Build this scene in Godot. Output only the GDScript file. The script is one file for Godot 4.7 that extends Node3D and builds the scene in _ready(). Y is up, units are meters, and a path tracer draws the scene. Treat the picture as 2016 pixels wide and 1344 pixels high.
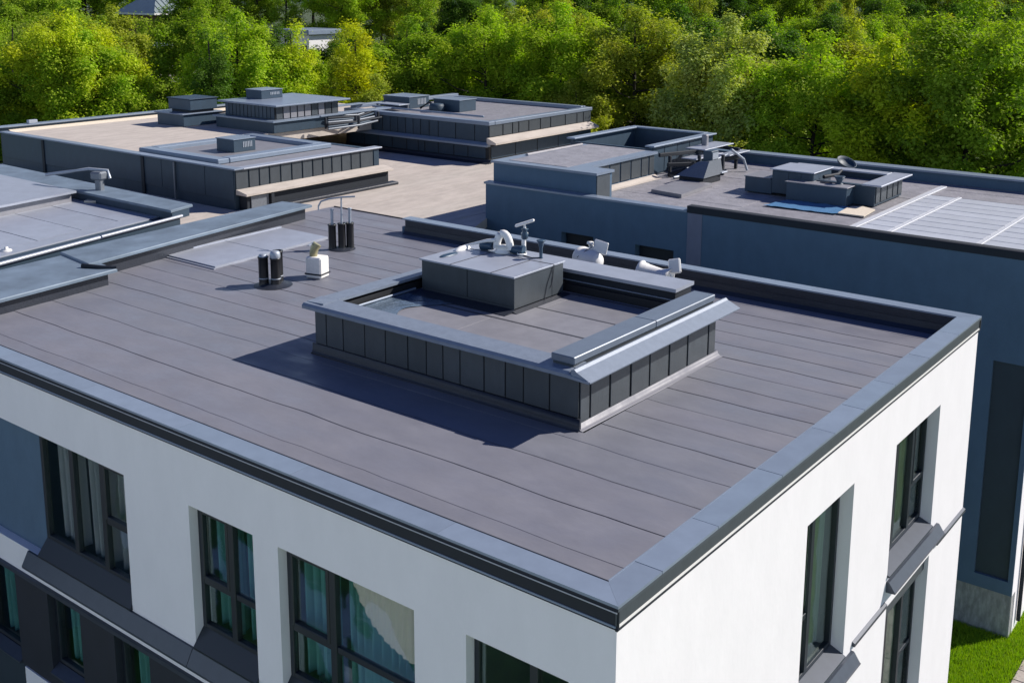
extends Node3D
# A white rendered block with a dark flat roof, neighbouring flat roofs behind it, woods beyond.
# x runs along the sunlit facade, -z along the shaded facade, y is up. Metres.

const ROOF := 9.6        # membrane of the near roof
const TOP := 10.0        # top of its coping
const DECK := 8.6        # beige deck between the buildings
var used := {}
var M := {}
var rng := RandomNumberGenerator.new()

# ------------------------------------------------------------------ naming
func numbered(called: String) -> String:
	if not used.has(called):
		used[called] = 0
		return called
	used[called] += 1
	return "%s_%03d" % [called, used[called]]

func tag(o: Node, label: String, category: String, group := "") -> Node:
	o.set_meta("label", label)
	o.set_meta("category", category)
	if group != "":
		o.set_meta("group", group)
	return o

func thing(called: String, label: String, category: String, at := Vector3.ZERO, group := "") -> Node3D:
	var o := Node3D.new()
	o.name = numbered(called)
	add_child(o)
	o.position = at
	tag(o, label, category, group)
	return o

# commits a shape given in world metres as one mesh under parent
func put(called: String, st: SurfaceTool, m: Material, parent: Node = self, label := "") -> MeshInstance3D:
	st.generate_normals()
	var o := MeshInstance3D.new()
	o.mesh = st.commit()
	o.material_override = m
	o.name = numbered(called) if parent == self else called
	parent.add_child(o, true)
	var off := Vector3.ZERO
	var p: Node = parent
	while p != self:
		off += (p as Node3D).position
		p = p.get_parent()
	o.position = -off
	if label != "":
		o.set_meta("label", label)
	return o

func structure(called: String, st: SurfaceTool, m: Material) -> MeshInstance3D:
	var o := put(called, st, m)
	o.set_meta("kind", "structure")
	return o

# ------------------------------------------------------------------ shapes
func begin() -> SurfaceTool:
	var st := SurfaceTool.new()
	st.begin(Mesh.PRIMITIVE_TRIANGLES)
	st.set_smooth_group(-1)
	return st

func quad(st: SurfaceTool, a: Vector3, b: Vector3, c: Vector3, d: Vector3) -> void:
	for v in [a, b, c, a, c, d]:
		st.add_vertex(v)

func facing(st: SurfaceTool, a: Vector3, b: Vector3, c: Vector3, d: Vector3, n: Vector3) -> void:
	if (b - a).cross(c - a).dot(n) > 0.0:
		quad(st, a, d, c, b)
	else:
		quad(st, a, b, c, d)

# a box turned and placed by xf, edges chamfered by e
func obox(st: SurfaceTool, xf: Transform3D, s: Vector3, e := 0.0) -> void:
	st.set_smooth_group(-1)
	var h := s * 0.5
	if e <= 0.0:
		for k in 3:
			for sg in [-1.0, 1.0]:
				var n := Vector3.ZERO
				n[k] = sg
				var u := Vector3.ZERO
				u[(k + 1) % 3] = 1.0
				var w := Vector3.ZERO
				w[(k + 2) % 3] = 1.0
				facing(st, xf * (h * (n - u - w)), xf * (h * (n + u - w)), xf * (h * (n + u + w)), xf * (h * (n - u + w)), xf.basis * n)
		return
	e = minf(e, minf(h.x, minf(h.y, h.z)) * 0.8)
	var g := h - Vector3.ONE * e
	for k in 3:
		var k1 := (k + 1) % 3
		var k2 := (k + 2) % 3
		for sg in [-1.0, 1.0]:
			var c := []
			for q in [[-1, -1], [1, -1], [1, 1], [-1, 1]]:
				var v := Vector3.ZERO
				v[k] = h[k] * sg
				v[k1] = g[k1] * q[0]
				v[k2] = g[k2] * q[1]
				c.append(xf * v)
			var n := Vector3.ZERO
			n[k] = sg
			facing(st, c[0], c[1], c[2], c[3], xf.basis * n)
		for s1 in [-1.0, 1.0]:
			for s2 in [-1.0, 1.0]:
				var a := Vector3.ZERO
				a[k] = -g[k]
				a[k1] = h[k1] * s1
				a[k2] = g[k2] * s2
				var b := a
				b[k] = g[k]
				var d := Vector3.ZERO
				d[k] = -g[k]
				d[k1] = g[k1] * s1
				d[k2] = h[k2] * s2
				var f := d
				f[k] = g[k]
				var n2 := Vector3.ZERO
				n2[k1] = s1
				n2[k2] = s2
				facing(st, xf * a, xf * b, xf * f, xf * d, xf.basis * n2)
	for sx in [-1.0, 1.0]:
		for sy in [-1.0, 1.0]:
			for sz in [-1.0, 1.0]:
				var a := xf * Vector3(h.x * sx, g.y * sy, g.z * sz)
				var b := xf * Vector3(g.x * sx, h.y * sy, g.z * sz)
				var c := xf * Vector3(g.x * sx, g.y * sy, h.z * sz)
				if (b - a).cross(c - a).dot(xf.basis * Vector3(sx, sy, sz)) > 0.0:
					for v in [a, c, b]:
						st.add_vertex(v)
				else:
					for v in [a, b, c]:
						st.add_vertex(v)

func box(st: SurfaceTool, a: Vector3, b: Vector3, e := 0.0) -> void:
	obox(st, Transform3D(Basis(), (a + b) * 0.5), (b - a).abs(), e)

func one_box(called: String, a: Vector3, b: Vector3, m: Material, parent: Node, e := 0.008, label := "") -> MeshInstance3D:
	var st := begin()
	box(st, a, b, e)
	return put(called, st, m, parent, label)

# an outline in the ground plane (x, z) raised from y0 to y1
func prism(st: SurfaceTool, pts: PackedVector2Array, y0: float, y1: float) -> void:
	st.set_smooth_group(-1)
	var mid := Vector2.ZERO
	for p in pts:
		mid += p / pts.size()
	var t := Geometry2D.triangulate_polygon(pts)
	for i in range(0, t.size(), 3):
		var p := [pts[t[i]], pts[t[i + 1]], pts[t[i + 2]]]
		for y in [y0, y1]:
			var a := Vector3(p[0].x, y, p[0].y)
			var b := Vector3(p[1].x, y, p[1].y)
			var c := Vector3(p[2].x, y, p[2].y)
			var up := 1.0 if y == y1 else -1.0
			if (b - a).cross(c - a).y * up > 0.0:
				for v in [a, c, b]:
					st.add_vertex(v)
			else:
				for v in [a, b, c]:
					st.add_vertex(v)
	for i in pts.size():
		var p: Vector2 = pts[i]
		var q: Vector2 = pts[(i + 1) % pts.size()]
		var n := Vector3(q.y - p.y, 0, p.x - q.x)
		if n.dot(Vector3((p + q).x * 0.5 - mid.x, 0, (p + q).y * 0.5 - mid.y)) < 0.0:
			n = -n
		facing(st, Vector3(p.x, y0, p.y), Vector3(q.x, y0, q.y), Vector3(q.x, y1, q.y), Vector3(p.x, y1, p.y), n)

# a profile of points (out, up) swept straight from a to b; out is the horizontal direction the profile leans to
func sweep(st: SurfaceTool, prof: Array, a: Vector3, b: Vector3, outward: Vector3, smooth := false) -> void:
	st.set_smooth_group(1 if smooth else -1)
	for i in prof.size():
		var p: Vector2 = prof[i]
		var q: Vector2 = prof[(i + 1) % prof.size()]
		quad(st, a + outward * p.x + Vector3.UP * p.y, a + outward * q.x + Vector3.UP * q.y, b + outward * q.x + Vector3.UP * q.y, b + outward * p.x + Vector3.UP * p.y)
	st.set_smooth_group(-1)
	var flat := PackedVector2Array(prof)
	var t := Geometry2D.triangulate_polygon(flat)
	for end in [a, b]:
		for k in t:
			st.add_vertex(end + outward * flat[k].x + Vector3.UP * flat[k].y)

func tube(st: SurfaceTool, pts: Array, r0: float, r1 := -1.0, n := 8, caps := true) -> void:
	if r1 < 0.0:
		r1 = r0
	st.set_smooth_group(1)
	var rings := []
	for i in pts.size():
		var d: Vector3 = (pts[mini(i + 1, pts.size() - 1)] - pts[maxi(i - 1, 0)]).normalized()
		var u := d.cross(Vector3(0.31, 0.2, 0.93) if absf(d.z) < 0.9 else Vector3.UP).normalized()
		var w := d.cross(u)
		var r := lerpf(r0, r1, float(i) / maxf(1.0, pts.size() - 1))
		var ring := []
		for k in n:
			var a := TAU * k / n
			ring.append(pts[i] + (u * cos(a) + w * sin(a)) * r)
		rings.append(ring)
	for i in rings.size() - 1:
		for k in n:
			quad(st, rings[i][k], rings[i + 1][k], rings[i + 1][(k + 1) % n], rings[i][(k + 1) % n])
	st.set_smooth_group(-1)
	if caps:
		for e in [0, rings.size() - 1]:
			for k in n:
				st.add_vertex(pts[e])
				st.add_vertex(rings[e][k])
				st.add_vertex(rings[e][(k + 1) % n])

# a profile of points (radius, height) turned about the y axis of xf
func lathe(st: SurfaceTool, xf: Transform3D, prof: Array, n := 16, smooth := true) -> void:
	st.set_smooth_group(1 if smooth else -1)
	for i in prof.size() - 1:
		for k in n:
			var a := TAU * k / n
			var b := TAU * (k + 1) / n
			var p: Vector2 = prof[i]
			var q: Vector2 = prof[i + 1]
			quad(st, xf * Vector3(cos(a) * p.x, p.y, sin(a) * p.x), xf * Vector3(cos(a) * q.x, q.y, sin(a) * q.x), xf * Vector3(cos(b) * q.x, q.y, sin(b) * q.x), xf * Vector3(cos(b) * p.x, p.y, sin(b) * p.x))
	st.set_smooth_group(-1)

# a wall with openings. axis "x": the plane x = c, u is z; axis "z": the plane z = c, u is x. inward = direction into the building
func wall(st: SurfaceTool, axis: String, c: float, inward: float, u0: float, u1: float, v0: float, v1: float, thick: float, holes: Array) -> void:
	var at := func(u: float, v: float, d: float) -> Vector3:
		return Vector3(c + d * inward, v, u) if axis == "x" else Vector3(u, v, c + d * inward)
	var n: Vector3 = Vector3(-inward, 0, 0) if axis == "x" else Vector3(0, 0, -inward)
	var us := [u0, u1]
	var vs := [v0, v1]
	for h in holes:
		us.append_array([clampf(h[0], u0, u1), clampf(h[1], u0, u1)])
		vs.append_array([clampf(h[2], v0, v1), clampf(h[3], v0, v1)])
	us.sort()
	vs.sort()
	for i in us.size() - 1:
		for j in vs.size() - 1:
			if us[i + 1] - us[i] < 1e-4 or vs[j + 1] - vs[j] < 1e-4:
				continue
			var mu: float = (us[i] + us[i + 1]) * 0.5
			var mv: float = (vs[j] + vs[j + 1]) * 0.5
			var open := false
			for h in holes:
				open = open or (mu > h[0] and mu < h[1] and mv > h[2] and mv < h[3])
			if open:
				continue
			for d in [0.0, thick]:
				facing(st, at.call(us[i], vs[j], d), at.call(us[i + 1], vs[j], d), at.call(us[i + 1], vs[j + 1], d), at.call(us[i], vs[j + 1], d), n if d == 0.0 else -n)
	var rims := holes.duplicate()
	rims.append([u0, u1, v0, v1])
	for h in rims:
		var a := clampf(h[0], u0, u1)
		var b := clampf(h[1], u0, u1)
		var y := clampf(h[2], v0, v1)
		var z := clampf(h[3], v0, v1)
		var ctr: Vector3 = at.call((a + b) * 0.5, (y + z) * 0.5, thick * 0.5)
		var sgn := -1.0 if h == rims[-1] else 1.0
		for e in [[a, y, b, y], [b, y, b, z], [b, z, a, z], [a, z, a, y]]:
			var p: Vector3 = at.call(e[0], e[1], 0.0)
			var q: Vector3 = at.call(e[2], e[3], 0.0)
			var p2: Vector3 = at.call(e[0], e[1], thick)
			var q2: Vector3 = at.call(e[2], e[3], thick)
			facing(st, p, q, q2, p2, (ctr - (p + q2) * 0.5) * sgn)

# ------------------------------------------------------------------ materials
func lin(r: float, g: float, b: float) -> Color:
	return Color(r, g, b).linear_to_srgb()

func noise_map(sd: int, freq: float, octaves: int, lo: Color, hi: Color, size := 512, bumps := 0.0, kind := FastNoiseLite.TYPE_SIMPLEX_SMOOTH) -> NoiseTexture2D:
	var f := FastNoiseLite.new()
	f.seed = sd
	f.noise_type = kind
	f.frequency = freq
	f.fractal_octaves = octaves
	f.fractal_gain = 0.62
	var t := NoiseTexture2D.new()
	t.width = size
	t.height = size
	t.seamless = true
	t.noise = f
	if bumps > 0.0:
		t.as_normal_map = true
		t.bump_strength = bumps
	else:
		var g := Gradient.new()
		g.set_color(0, lo)
		g.set_color(1, hi)
		g.set_offset(0, 0.18)
		g.set_offset(1, 0.82)
		t.color_ramp = g
	return t

# base colour in linear values, varied by spread; metres: what one tile of the texture covers
func mk(c: Vector3, rough: float, metal := 0.0, spread := 0.12, metres := Vector3(4, 4, 4), bumps := 0.0, bump_m := 0.0, sd := 1, freq := 0.012) -> StandardMaterial3D:
	var m := StandardMaterial3D.new()
	m.roughness = rough
	m.metallic = metal
	if spread > 0.0:
		var lo := c * (1.0 - spread)
		var hi := c * (1.0 + spread)
		m.albedo_texture = noise_map(sd, freq, 6, lin(lo.x, lo.y, lo.z), lin(hi.x, hi.y, hi.z))
		m.uv1_triplanar = true
		m.uv1_world_triplanar = true
		m.uv1_scale = Vector3.ONE / metres
	else:
		m.albedo_color = lin(c.x, c.y, c.z)
	if bumps > 0.0:
		m.normal_enabled = true
		m.normal_texture = noise_map(sd + 50, 0.06, 4, Color.BLACK, Color.WHITE, 512, bumps)
		m.normal_scale = 1.0
		m.uv1_triplanar = true
		m.uv1_world_triplanar = true
		if spread <= 0.0:
			m.uv1_scale = Vector3.ONE / metres
	return m

func tinted(m: StandardMaterial3D, f: float, r := 1.0, b := 1.0) -> StandardMaterial3D:
	var d: StandardMaterial3D = m.duplicate()
	var c := m.albedo_color.srgb_to_linear()
	d.albedo_color = Color(minf(1, c.r * f * r), minf(1, c.g * f), minf(1, c.b * f * b)).linear_to_srgb()
	return d

func materials() -> void:
	M.membrane = mk(Vector3(0.185, 0.188, 0.222), 1.0, 0.0, 0.06, Vector3(5.0, 5.0, 9.0), 0.12, 0, 3, 0.012)
	M.membrane.roughness_texture = noise_map(61, 0.010, 5, Color(0.40, 0.40, 0.40), Color(0.72, 0.72, 0.72))
	M.membrane.roughness_texture_channel = BaseMaterial3D.TEXTURE_CHANNEL_RED
	M.membrane_1 = tinted(M.membrane, 0.95)
	M.membrane_2 = tinted(M.membrane, 0.90, 1.02)
	M.membrane_3 = tinted(M.membrane, 0.98, 0.98, 1.0)
	M.membrane_far = mk(Vector3(0.27, 0.265, 0.29), 0.55, 0.0, 0.14, Vector3(6, 6, 6), 1.0, 0, 4, 0.02)
	M.seam = mk(Vector3(0.06, 0.062, 0.072), 0.5, 0.0, 0.0)
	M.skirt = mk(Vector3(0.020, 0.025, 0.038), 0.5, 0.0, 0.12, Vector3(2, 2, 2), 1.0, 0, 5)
	M.beige = mk(Vector3(0.48, 0.43, 0.385), 0.9, 0.0, 0.10, Vector3(9, 9, 3.0), 0.5, 0, 6, 0.012)
	M.coping = mk(Vector3(0.22, 0.27, 0.35), 0.36, 0.15, 0.05, Vector3(3, 3, 3), 0.0, 0, 7)
	M.coping_1 = tinted(M.coping, 0.92)
	M.coping_2 = tinted(M.coping, 0.97, 0.98)
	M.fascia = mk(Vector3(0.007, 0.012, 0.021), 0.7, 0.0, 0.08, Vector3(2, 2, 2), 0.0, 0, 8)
	M.fascia_sun = M.fascia
	M.panel = mk(Vector3(0.056, 0.068, 0.080), 0.5, 0.0, 0.08, Vector3(2, 4, 2), 0.25, 0, 9)
	M.panel_1 = tinted(M.panel, 0.9)
	M.panel_2 = tinted(M.panel, 0.82, 0.97)
	M.panel_far = mk(Vector3(0.028, 0.056, 0.090), 0.55, 0.0, 0.08, Vector3(3, 5, 3), 0.0, 0, 10)
	M.panel_far_1 = tinted(M.panel_far, 0.88)
	M.panel_far_2 = tinted(M.panel_far, 0.8, 0.95)
	M.dark = mk(Vector3(0.012, 0.014, 0.018), 0.6, 0.0, 0.0)
	M.black_pipe = mk(Vector3(0.014, 0.015, 0.018), 0.38, 0.0, 0.15, Vector3(1, 1, 1))
	M.white_wall = mk(Vector3(0.772, 0.756, 0.772), 0.92, 0.0, 0.018, Vector3(4.0, 9, 4.0), 0.12, 0, 12, 0.012)
	M.blue_wall = mk(Vector3(0.080, 0.136, 0.204), 0.85, 0.0, 0.05, Vector3(4, 7, 4), 0.5, 0, 13)
	M.blue_recess = mk(Vector3(0.024, 0.040, 0.056), 0.6, 0.0, 0.06, Vector3(3, 5, 3), 0.0, 0, 14)
	M.lilac_strip = mk(Vector3(0.17, 0.18, 0.24), 0.85, 0.0, 0.05, Vector3(2, 5, 2))
	M.cladding = mk(Vector3(0.018, 0.022, 0.034), 0.55, 0.0, 0.08, Vector3(3, 5, 3), 0.0, 0, 15)
	M.frame = mk(Vector3(0.014, 0.020, 0.030), 0.4, 0.0, 0.0)
	M.sill = mk(Vector3(0.055, 0.066, 0.088), 0.38, 0.2, 0.08, Vector3(1.5, 1.5, 1.5), 0.0, 0, 16)
	M.sheet_metal = mk(Vector3(0.39, 0.42, 0.49), 0.42, 0.3, 0.06, Vector3(4, 4, 4), 0.0, 0, 17)
	M.sheet_metal_1 = tinted(M.sheet_metal, 0.93)
	M.sheet_metal_2 = tinted(M.sheet_metal, 0.97, 1.0, 1.0)
	M.grey_sheet = mk(Vector3(0.25, 0.25, 0.275), 0.5, 0.1, 0.07, Vector3(3, 3, 3), 0.0, 0, 18)
	M.galvanised = mk(Vector3(0.36, 0.40, 0.46), 0.5, 0.4, 0.10, Vector3(0.6, 0.6, 0.6), 0.0, 0, 19)
	M.white_metal = mk(Vector3(0.78, 0.77, 0.75), 0.45, 0.0, 0.04, Vector3(0.5, 0.5, 0.5), 0.0, 0, 20)
	M.white_render = mk(Vector3(0.80, 0.78, 0.75), 0.85, 0.0, 0.06, Vector3(0.6, 0.6, 0.6), 1.0, 0, 21)
	M.blue_paint = mk(Vector3(0.03, 0.065, 0.11), 0.4, 0.1, 0.1, Vector3(1, 1, 1), 0.0, 0, 22)
	M.tarp = mk(Vector3(0.09, 0.22, 0.40), 0.45, 0.0, 0.14, Vector3(1, 1, 1), 2.0, 0, 23, 0.03)
	M.cream = mk(Vector3(0.66, 0.58, 0.47), 0.8, 0.0, 0.08, Vector3(1, 1, 1), 1.0, 0, 24)
	M.brass = mk(Vector3(0.34, 0.31, 0.18), 0.4, 0.4, 0.12, Vector3(0.3, 0.3, 0.3), 0.0, 0, 25)
	M.concrete = mk(Vector3(0.27, 0.28, 0.28), 0.9, 0.0, 0.24, Vector3(1.6, 5, 1.6), 1.2, 0, 26, 0.02)
	M.paver = mk(Vector3(0.42, 0.37, 0.33), 0.9, 0.0, 0.12, Vector3(1, 1, 1), 1.0, 0, 27)
	M.paver_1 = tinted(M.paver, 0.9)
	M.paver_2 = tinted(M.paver, 0.84, 1.03)
	M.soil = mk(Vector3(0.05, 0.075, 0.022), 0.95, 0.0, 0.3, Vector3(9, 9, 9), 1.5, 0, 28)
	M.bark = mk(Vector3(0.035, 0.029, 0.024), 0.95, 0.0, 0.3, Vector3(1, 3, 1), 2.0, 0, 29)
	M.room = mk(Vector3(0.16, 0.17, 0.18), 0.9, 0.0, 0.0)
	M.room_floor = mk(Vector3(0.22, 0.20, 0.17), 0.6, 0.0, 0.1)
	M.brown_wall = mk(Vector3(0.16, 0.085, 0.055), 0.8, 0.0, 0.15)
	M.roof_metal = mk(Vector3(0.30, 0.36, 0.36), 0.45, 0.4, 0.08)
	var g := StandardMaterial3D.new()
	g.transparency = BaseMaterial3D.TRANSPARENCY_ALPHA
	var blank := Image.create(4, 4, false, Image.FORMAT_RGBA8)
	blank.fill(Color(1, 1, 1, 1))
	g.albedo_texture = ImageTexture.create_from_image(blank)
	g.albedo_color = Color(0.85, 0.94, 0.92, 0.2)
	g.roughness = 0.03
	g.metallic = 1.0
	g.metallic_specular = 0.9
	g.normal_enabled = true
	g.normal_texture = noise_map(91, 0.008, 2, Color.BLACK, Color.WHITE, 256, 1.2)
	g.normal_scale = 0.6
	g.uv1_triplanar = true
	g.uv1_world_triplanar = true
	g.uv1_scale = Vector3.ONE / 2.6
	M.glass = g
	var cu := StandardMaterial3D.new()
	cu.albedo_color = lin(0.14, 0.40, 0.37)
	cu.roughness = 0.95
	cu.backlight_enabled = true
	cu.backlight = lin(0.05, 0.10, 0.09)
	M.curtain = cu
	M.curtain_pale = tinted(cu, 1.15, 2.6, 1.1)
	M.curtain_reflection_olive = tinted(cu, 0.95, 2.0, 0.8)  # olive stands in for green reflections on the sunlit facade's panes
	M.reflection_cream = mk(Vector3(0.78, 0.74, 0.64), 0.9, 0.0, 0.04, Vector3(1, 1, 1))  # cream of the painted reflections in the big pane
	M.bedding = mk(Vector3(0.55, 0.56, 0.55), 0.9, 0.0, 0.05, Vector3(1, 1, 1))

# ------------------------------------------------------------------ camera, sky, sun
func lights() -> void:
	var cam := Camera3D.new()
	cam.name = "camera"
	add_child(cam)
	cam.transform = Transform3D(Basis(Vector3(0.614543, 0.003421, 0.788876), Vector3(0.149733, 0.981307, -0.120898), Vector3(-0.774543, 0.192418, 0.602543)).orthonormalized(), Vector3(-8.514, 16.0, 5.277))
	cam.projection = Camera3D.PROJECTION_FRUSTUM
	cam.near = 0.1
	cam.far = 900.0
	cam.size = 2.0 * 0.1 * 672.0 / 2182.9
	cam.frustum_offset = Vector2(0.0, -0.1 * 272.0 / 2182.9)
	cam.current = true
	var sky_m := ProceduralSkyMaterial.new()
	sky_m.sky_top_color = Color(0.012, 0.135, 0.35)
	sky_m.sky_horizon_color = Color(0.83, 0.92, 0.99)
	sky_m.sky_curve = 0.16
	sky_m.ground_bottom_color = Color(0.16, 0.20, 0.14)
	sky_m.ground_horizon_color = Color(0.40, 0.46, 0.46)
	sky_m.sun_angle_max = 20.0
	sky_m.sky_energy_multiplier = 1.22
	var sky := Sky.new()
	sky.sky_material = sky_m
	var env := Environment.new()
	env.background_mode = Environment.BG_SKY
	env.sky = sky
	env.background_energy_multiplier = 1.0
	env.ambient_light_source = Environment.AMBIENT_SOURCE_SKY
	env.tonemap_mode = Environment.TONE_MAPPER_LINEAR
	env.tonemap_exposure = 1.24
	env.sdfgi_enabled = true
	env.ssao_enabled = true
	env.ssil_enabled = true
	var we := WorldEnvironment.new()
	we.name = "world_environment"
	we.environment = env
	add_child(we)
	var sun := DirectionalLight3D.new()
	sun.name = "sun"
	sun.light_energy = 1.6
	sun.light_color = Color(1.0, 0.972, 0.94)
	sun.light_angular_distance = 0.5
	sun.shadow_enabled = true
	add_child(sun)
	sun.look_at_from_position(Vector3.ZERO, Vector3(-1.1, -1.0, -0.8))

# ------------------------------------------------------------------ ground
func rise(x: float, z: float) -> float:
	# the land climbs gently under the woods, away from the houses
	var d := (x + 8.5) * 0.789 - (z - 5.3) * 0.614
	var t := clampf((d - 78.0) / 70.0, 0.0, 1.0)
	return t * t * (3.0 - 2.0 * t) * 9.0

func grounds() -> void:
	var st := begin()
	st.set_smooth_group(1)
	var n := 44
	for i in n:
		for j in n:
			var x0 := -320.0 + 640.0 * i / n
			var x1 := -320.0 + 640.0 * (i + 1) / n
			var z0 := -320.0 + 640.0 * j / n
			var z1 := -320.0 + 640.0 * (j + 1) / n
			facing(st, Vector3(x0, rise(x0, z0), z0), Vector3(x1, rise(x1, z0), z0), Vector3(x1, rise(x1, z1), z1), Vector3(x0, rise(x0, z1), z1), Vector3.UP)
	structure("ground", st, M.soil)
	# paved path beside the lawn, each slab its own piece
	var bed := begin()
	box(bed, Vector3(13.6, -0.05, 0.2), Vector3(24.0, 0.03, 3.2))
	var path := structure("path", bed, M.concrete)
	var r := RandomNumberGenerator.new()
	r.seed = 5
	var row := 0
	var z := 0.22
	while z < 3.0:
		var x := 13.65 - 0.25 * (row % 2)
		while x < 21.5:
			var w := 0.42 + 0.16 * r.randf()
			one_box("slab", Vector3(x, 0.03, z), Vector3(x + w - 0.015, 0.062 + 0.006 * r.randf(), z + 0.33), [M.paver, M.paver_1, M.paver_2][r.randi() % 3], path, 0.01)
			x += w
		z += 0.345
		row += 1
	# lawn and curved walk on the shaded side, unseen pale bounce ground beyond
	var far := begin()
	prism(far, PackedVector2Array([Vector2(-15, 60), Vector2(-0.4, 60), Vector2(-0.4, -80), Vector2(-15, -80)]), -0.05, 0.008)
	structure("meadow", far, mk(Vector3(0.08, 0.19, 0.02), 0.95, 0.0, 0.3, Vector3(5, 5, 5)))
	var court := begin()
	for line in [[1.5, Vector2(-3.5, 6), Vector2(-4.5, -4), Vector2(-6.8, -9), Vector2(-8.6, -14), Vector2(-8.4, -20), Vector2(-7.6, -25), Vector2(-8.5, -40)], [44.0, Vector2(-37, 80), Vector2(-37, 0), Vector2(-37, -110)]]:
		var crv := Curve2D.new()
		for k in range(1, line.size()):
			var dirn: Vector2 = (line[mini(k + 1, line.size() - 1)] - line[maxi(k - 1, 1)]) * 0.17
			crv.add_point(line[k], -dirn, dirn)
		var path_pts := crv.tessellate(4, 4)
		var left := PackedVector2Array()
		var right := PackedVector2Array()
		for k in path_pts.size():
			var dv := (path_pts[mini(k + 1, path_pts.size() - 1)] - path_pts[maxi(k - 1, 0)]).normalized().orthogonal() * float(line[0]) * 0.5
			left.append(path_pts[k] + dv)
			right.append(path_pts[k] - dv)
		for k in left.size() - 1:
			facing(court, Vector3(left[k].x, 0.014, left[k].y), Vector3(left[k + 1].x, 0.014, left[k + 1].y), Vector3(right[k + 1].x, 0.014, right[k + 1].y), Vector3(right[k].x, 0.014, right[k].y), Vector3.UP)
	structure("bounce_pavement", court, mk(Vector3(0.74, 0.72, 0.68), 0.9, 0.0, 0.08, Vector3(6, 6, 6)))  # the wide unseen strip is added to bounce sunlight onto the shaded wall
	# the lawn between the two buildings
	var blade := begin()
	for k in 9:
		var a := TAU * k * 0.381
		var o := Vector3(cos(a), 0, sin(a)) * (0.02 + 0.008 * k)
		var lean := Vector3(cos(a * 1.7), 0, sin(a * 1.7)) * 0.05
		var s := Vector3(-sin(a), 0, cos(a)) * 0.011
		for v in [o - s, o + lean + Vector3(0, 0.09 + 0.012 * (k % 5), 0), o + s]:
			blade.add_vertex(v)
	blade.generate_normals()
	var mm := MultiMesh.new()
	mm.transform_format = MultiMesh.TRANSFORM_3D
	mm.use_colors = true
	mm.mesh = blade.commit()
	var spots := []
	for k in 26000:
		var p := Vector3(r.randf_range(12.7, 21.0), 0.0, r.randf_range(-5.0, 0.16))
		spots.append(p)
	mm.instance_count = spots.size()
	for k in spots.size():
		mm.set_instance_transform(k, Transform3D(Basis(Vector3.UP, r.randf() * TAU).scaled(Vector3.ONE * r.randf_range(0.7, 1.5)), spots[k]))
		var t := r.randf()
		mm.set_instance_color(k, Color(lerpf(0.22, 0.40, t), lerpf(0.40, 0.55, t), 0.02))
	var gm := StandardMaterial3D.new()
	gm.vertex_color_use_as_albedo = true
	gm.roughness = 0.8
	gm.backlight_enabled = true
	gm.backlight = lin(0.7, 0.8, 0.06)
	var lawn := MultiMeshInstance3D.new()
	lawn.multimesh = mm
	lawn.material_override = gm
	lawn.name = "lawn"
	add_child(lawn)
	tag(lawn, "short bright green lawn between the white building and the dark blue one", "grass")
	lawn.set_meta("kind", "stuff")
	var turf := begin()
	box(turf, Vector3(12.6, -0.05, -18.0), Vector3(21.0, 0.012, 0.18))
	structure("turf", turf, mk(Vector3(0.16, 0.25, 0.02), 0.95, 0.0, 0.25, Vector3(2, 2, 2), 1.0, 0, 31))

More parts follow.
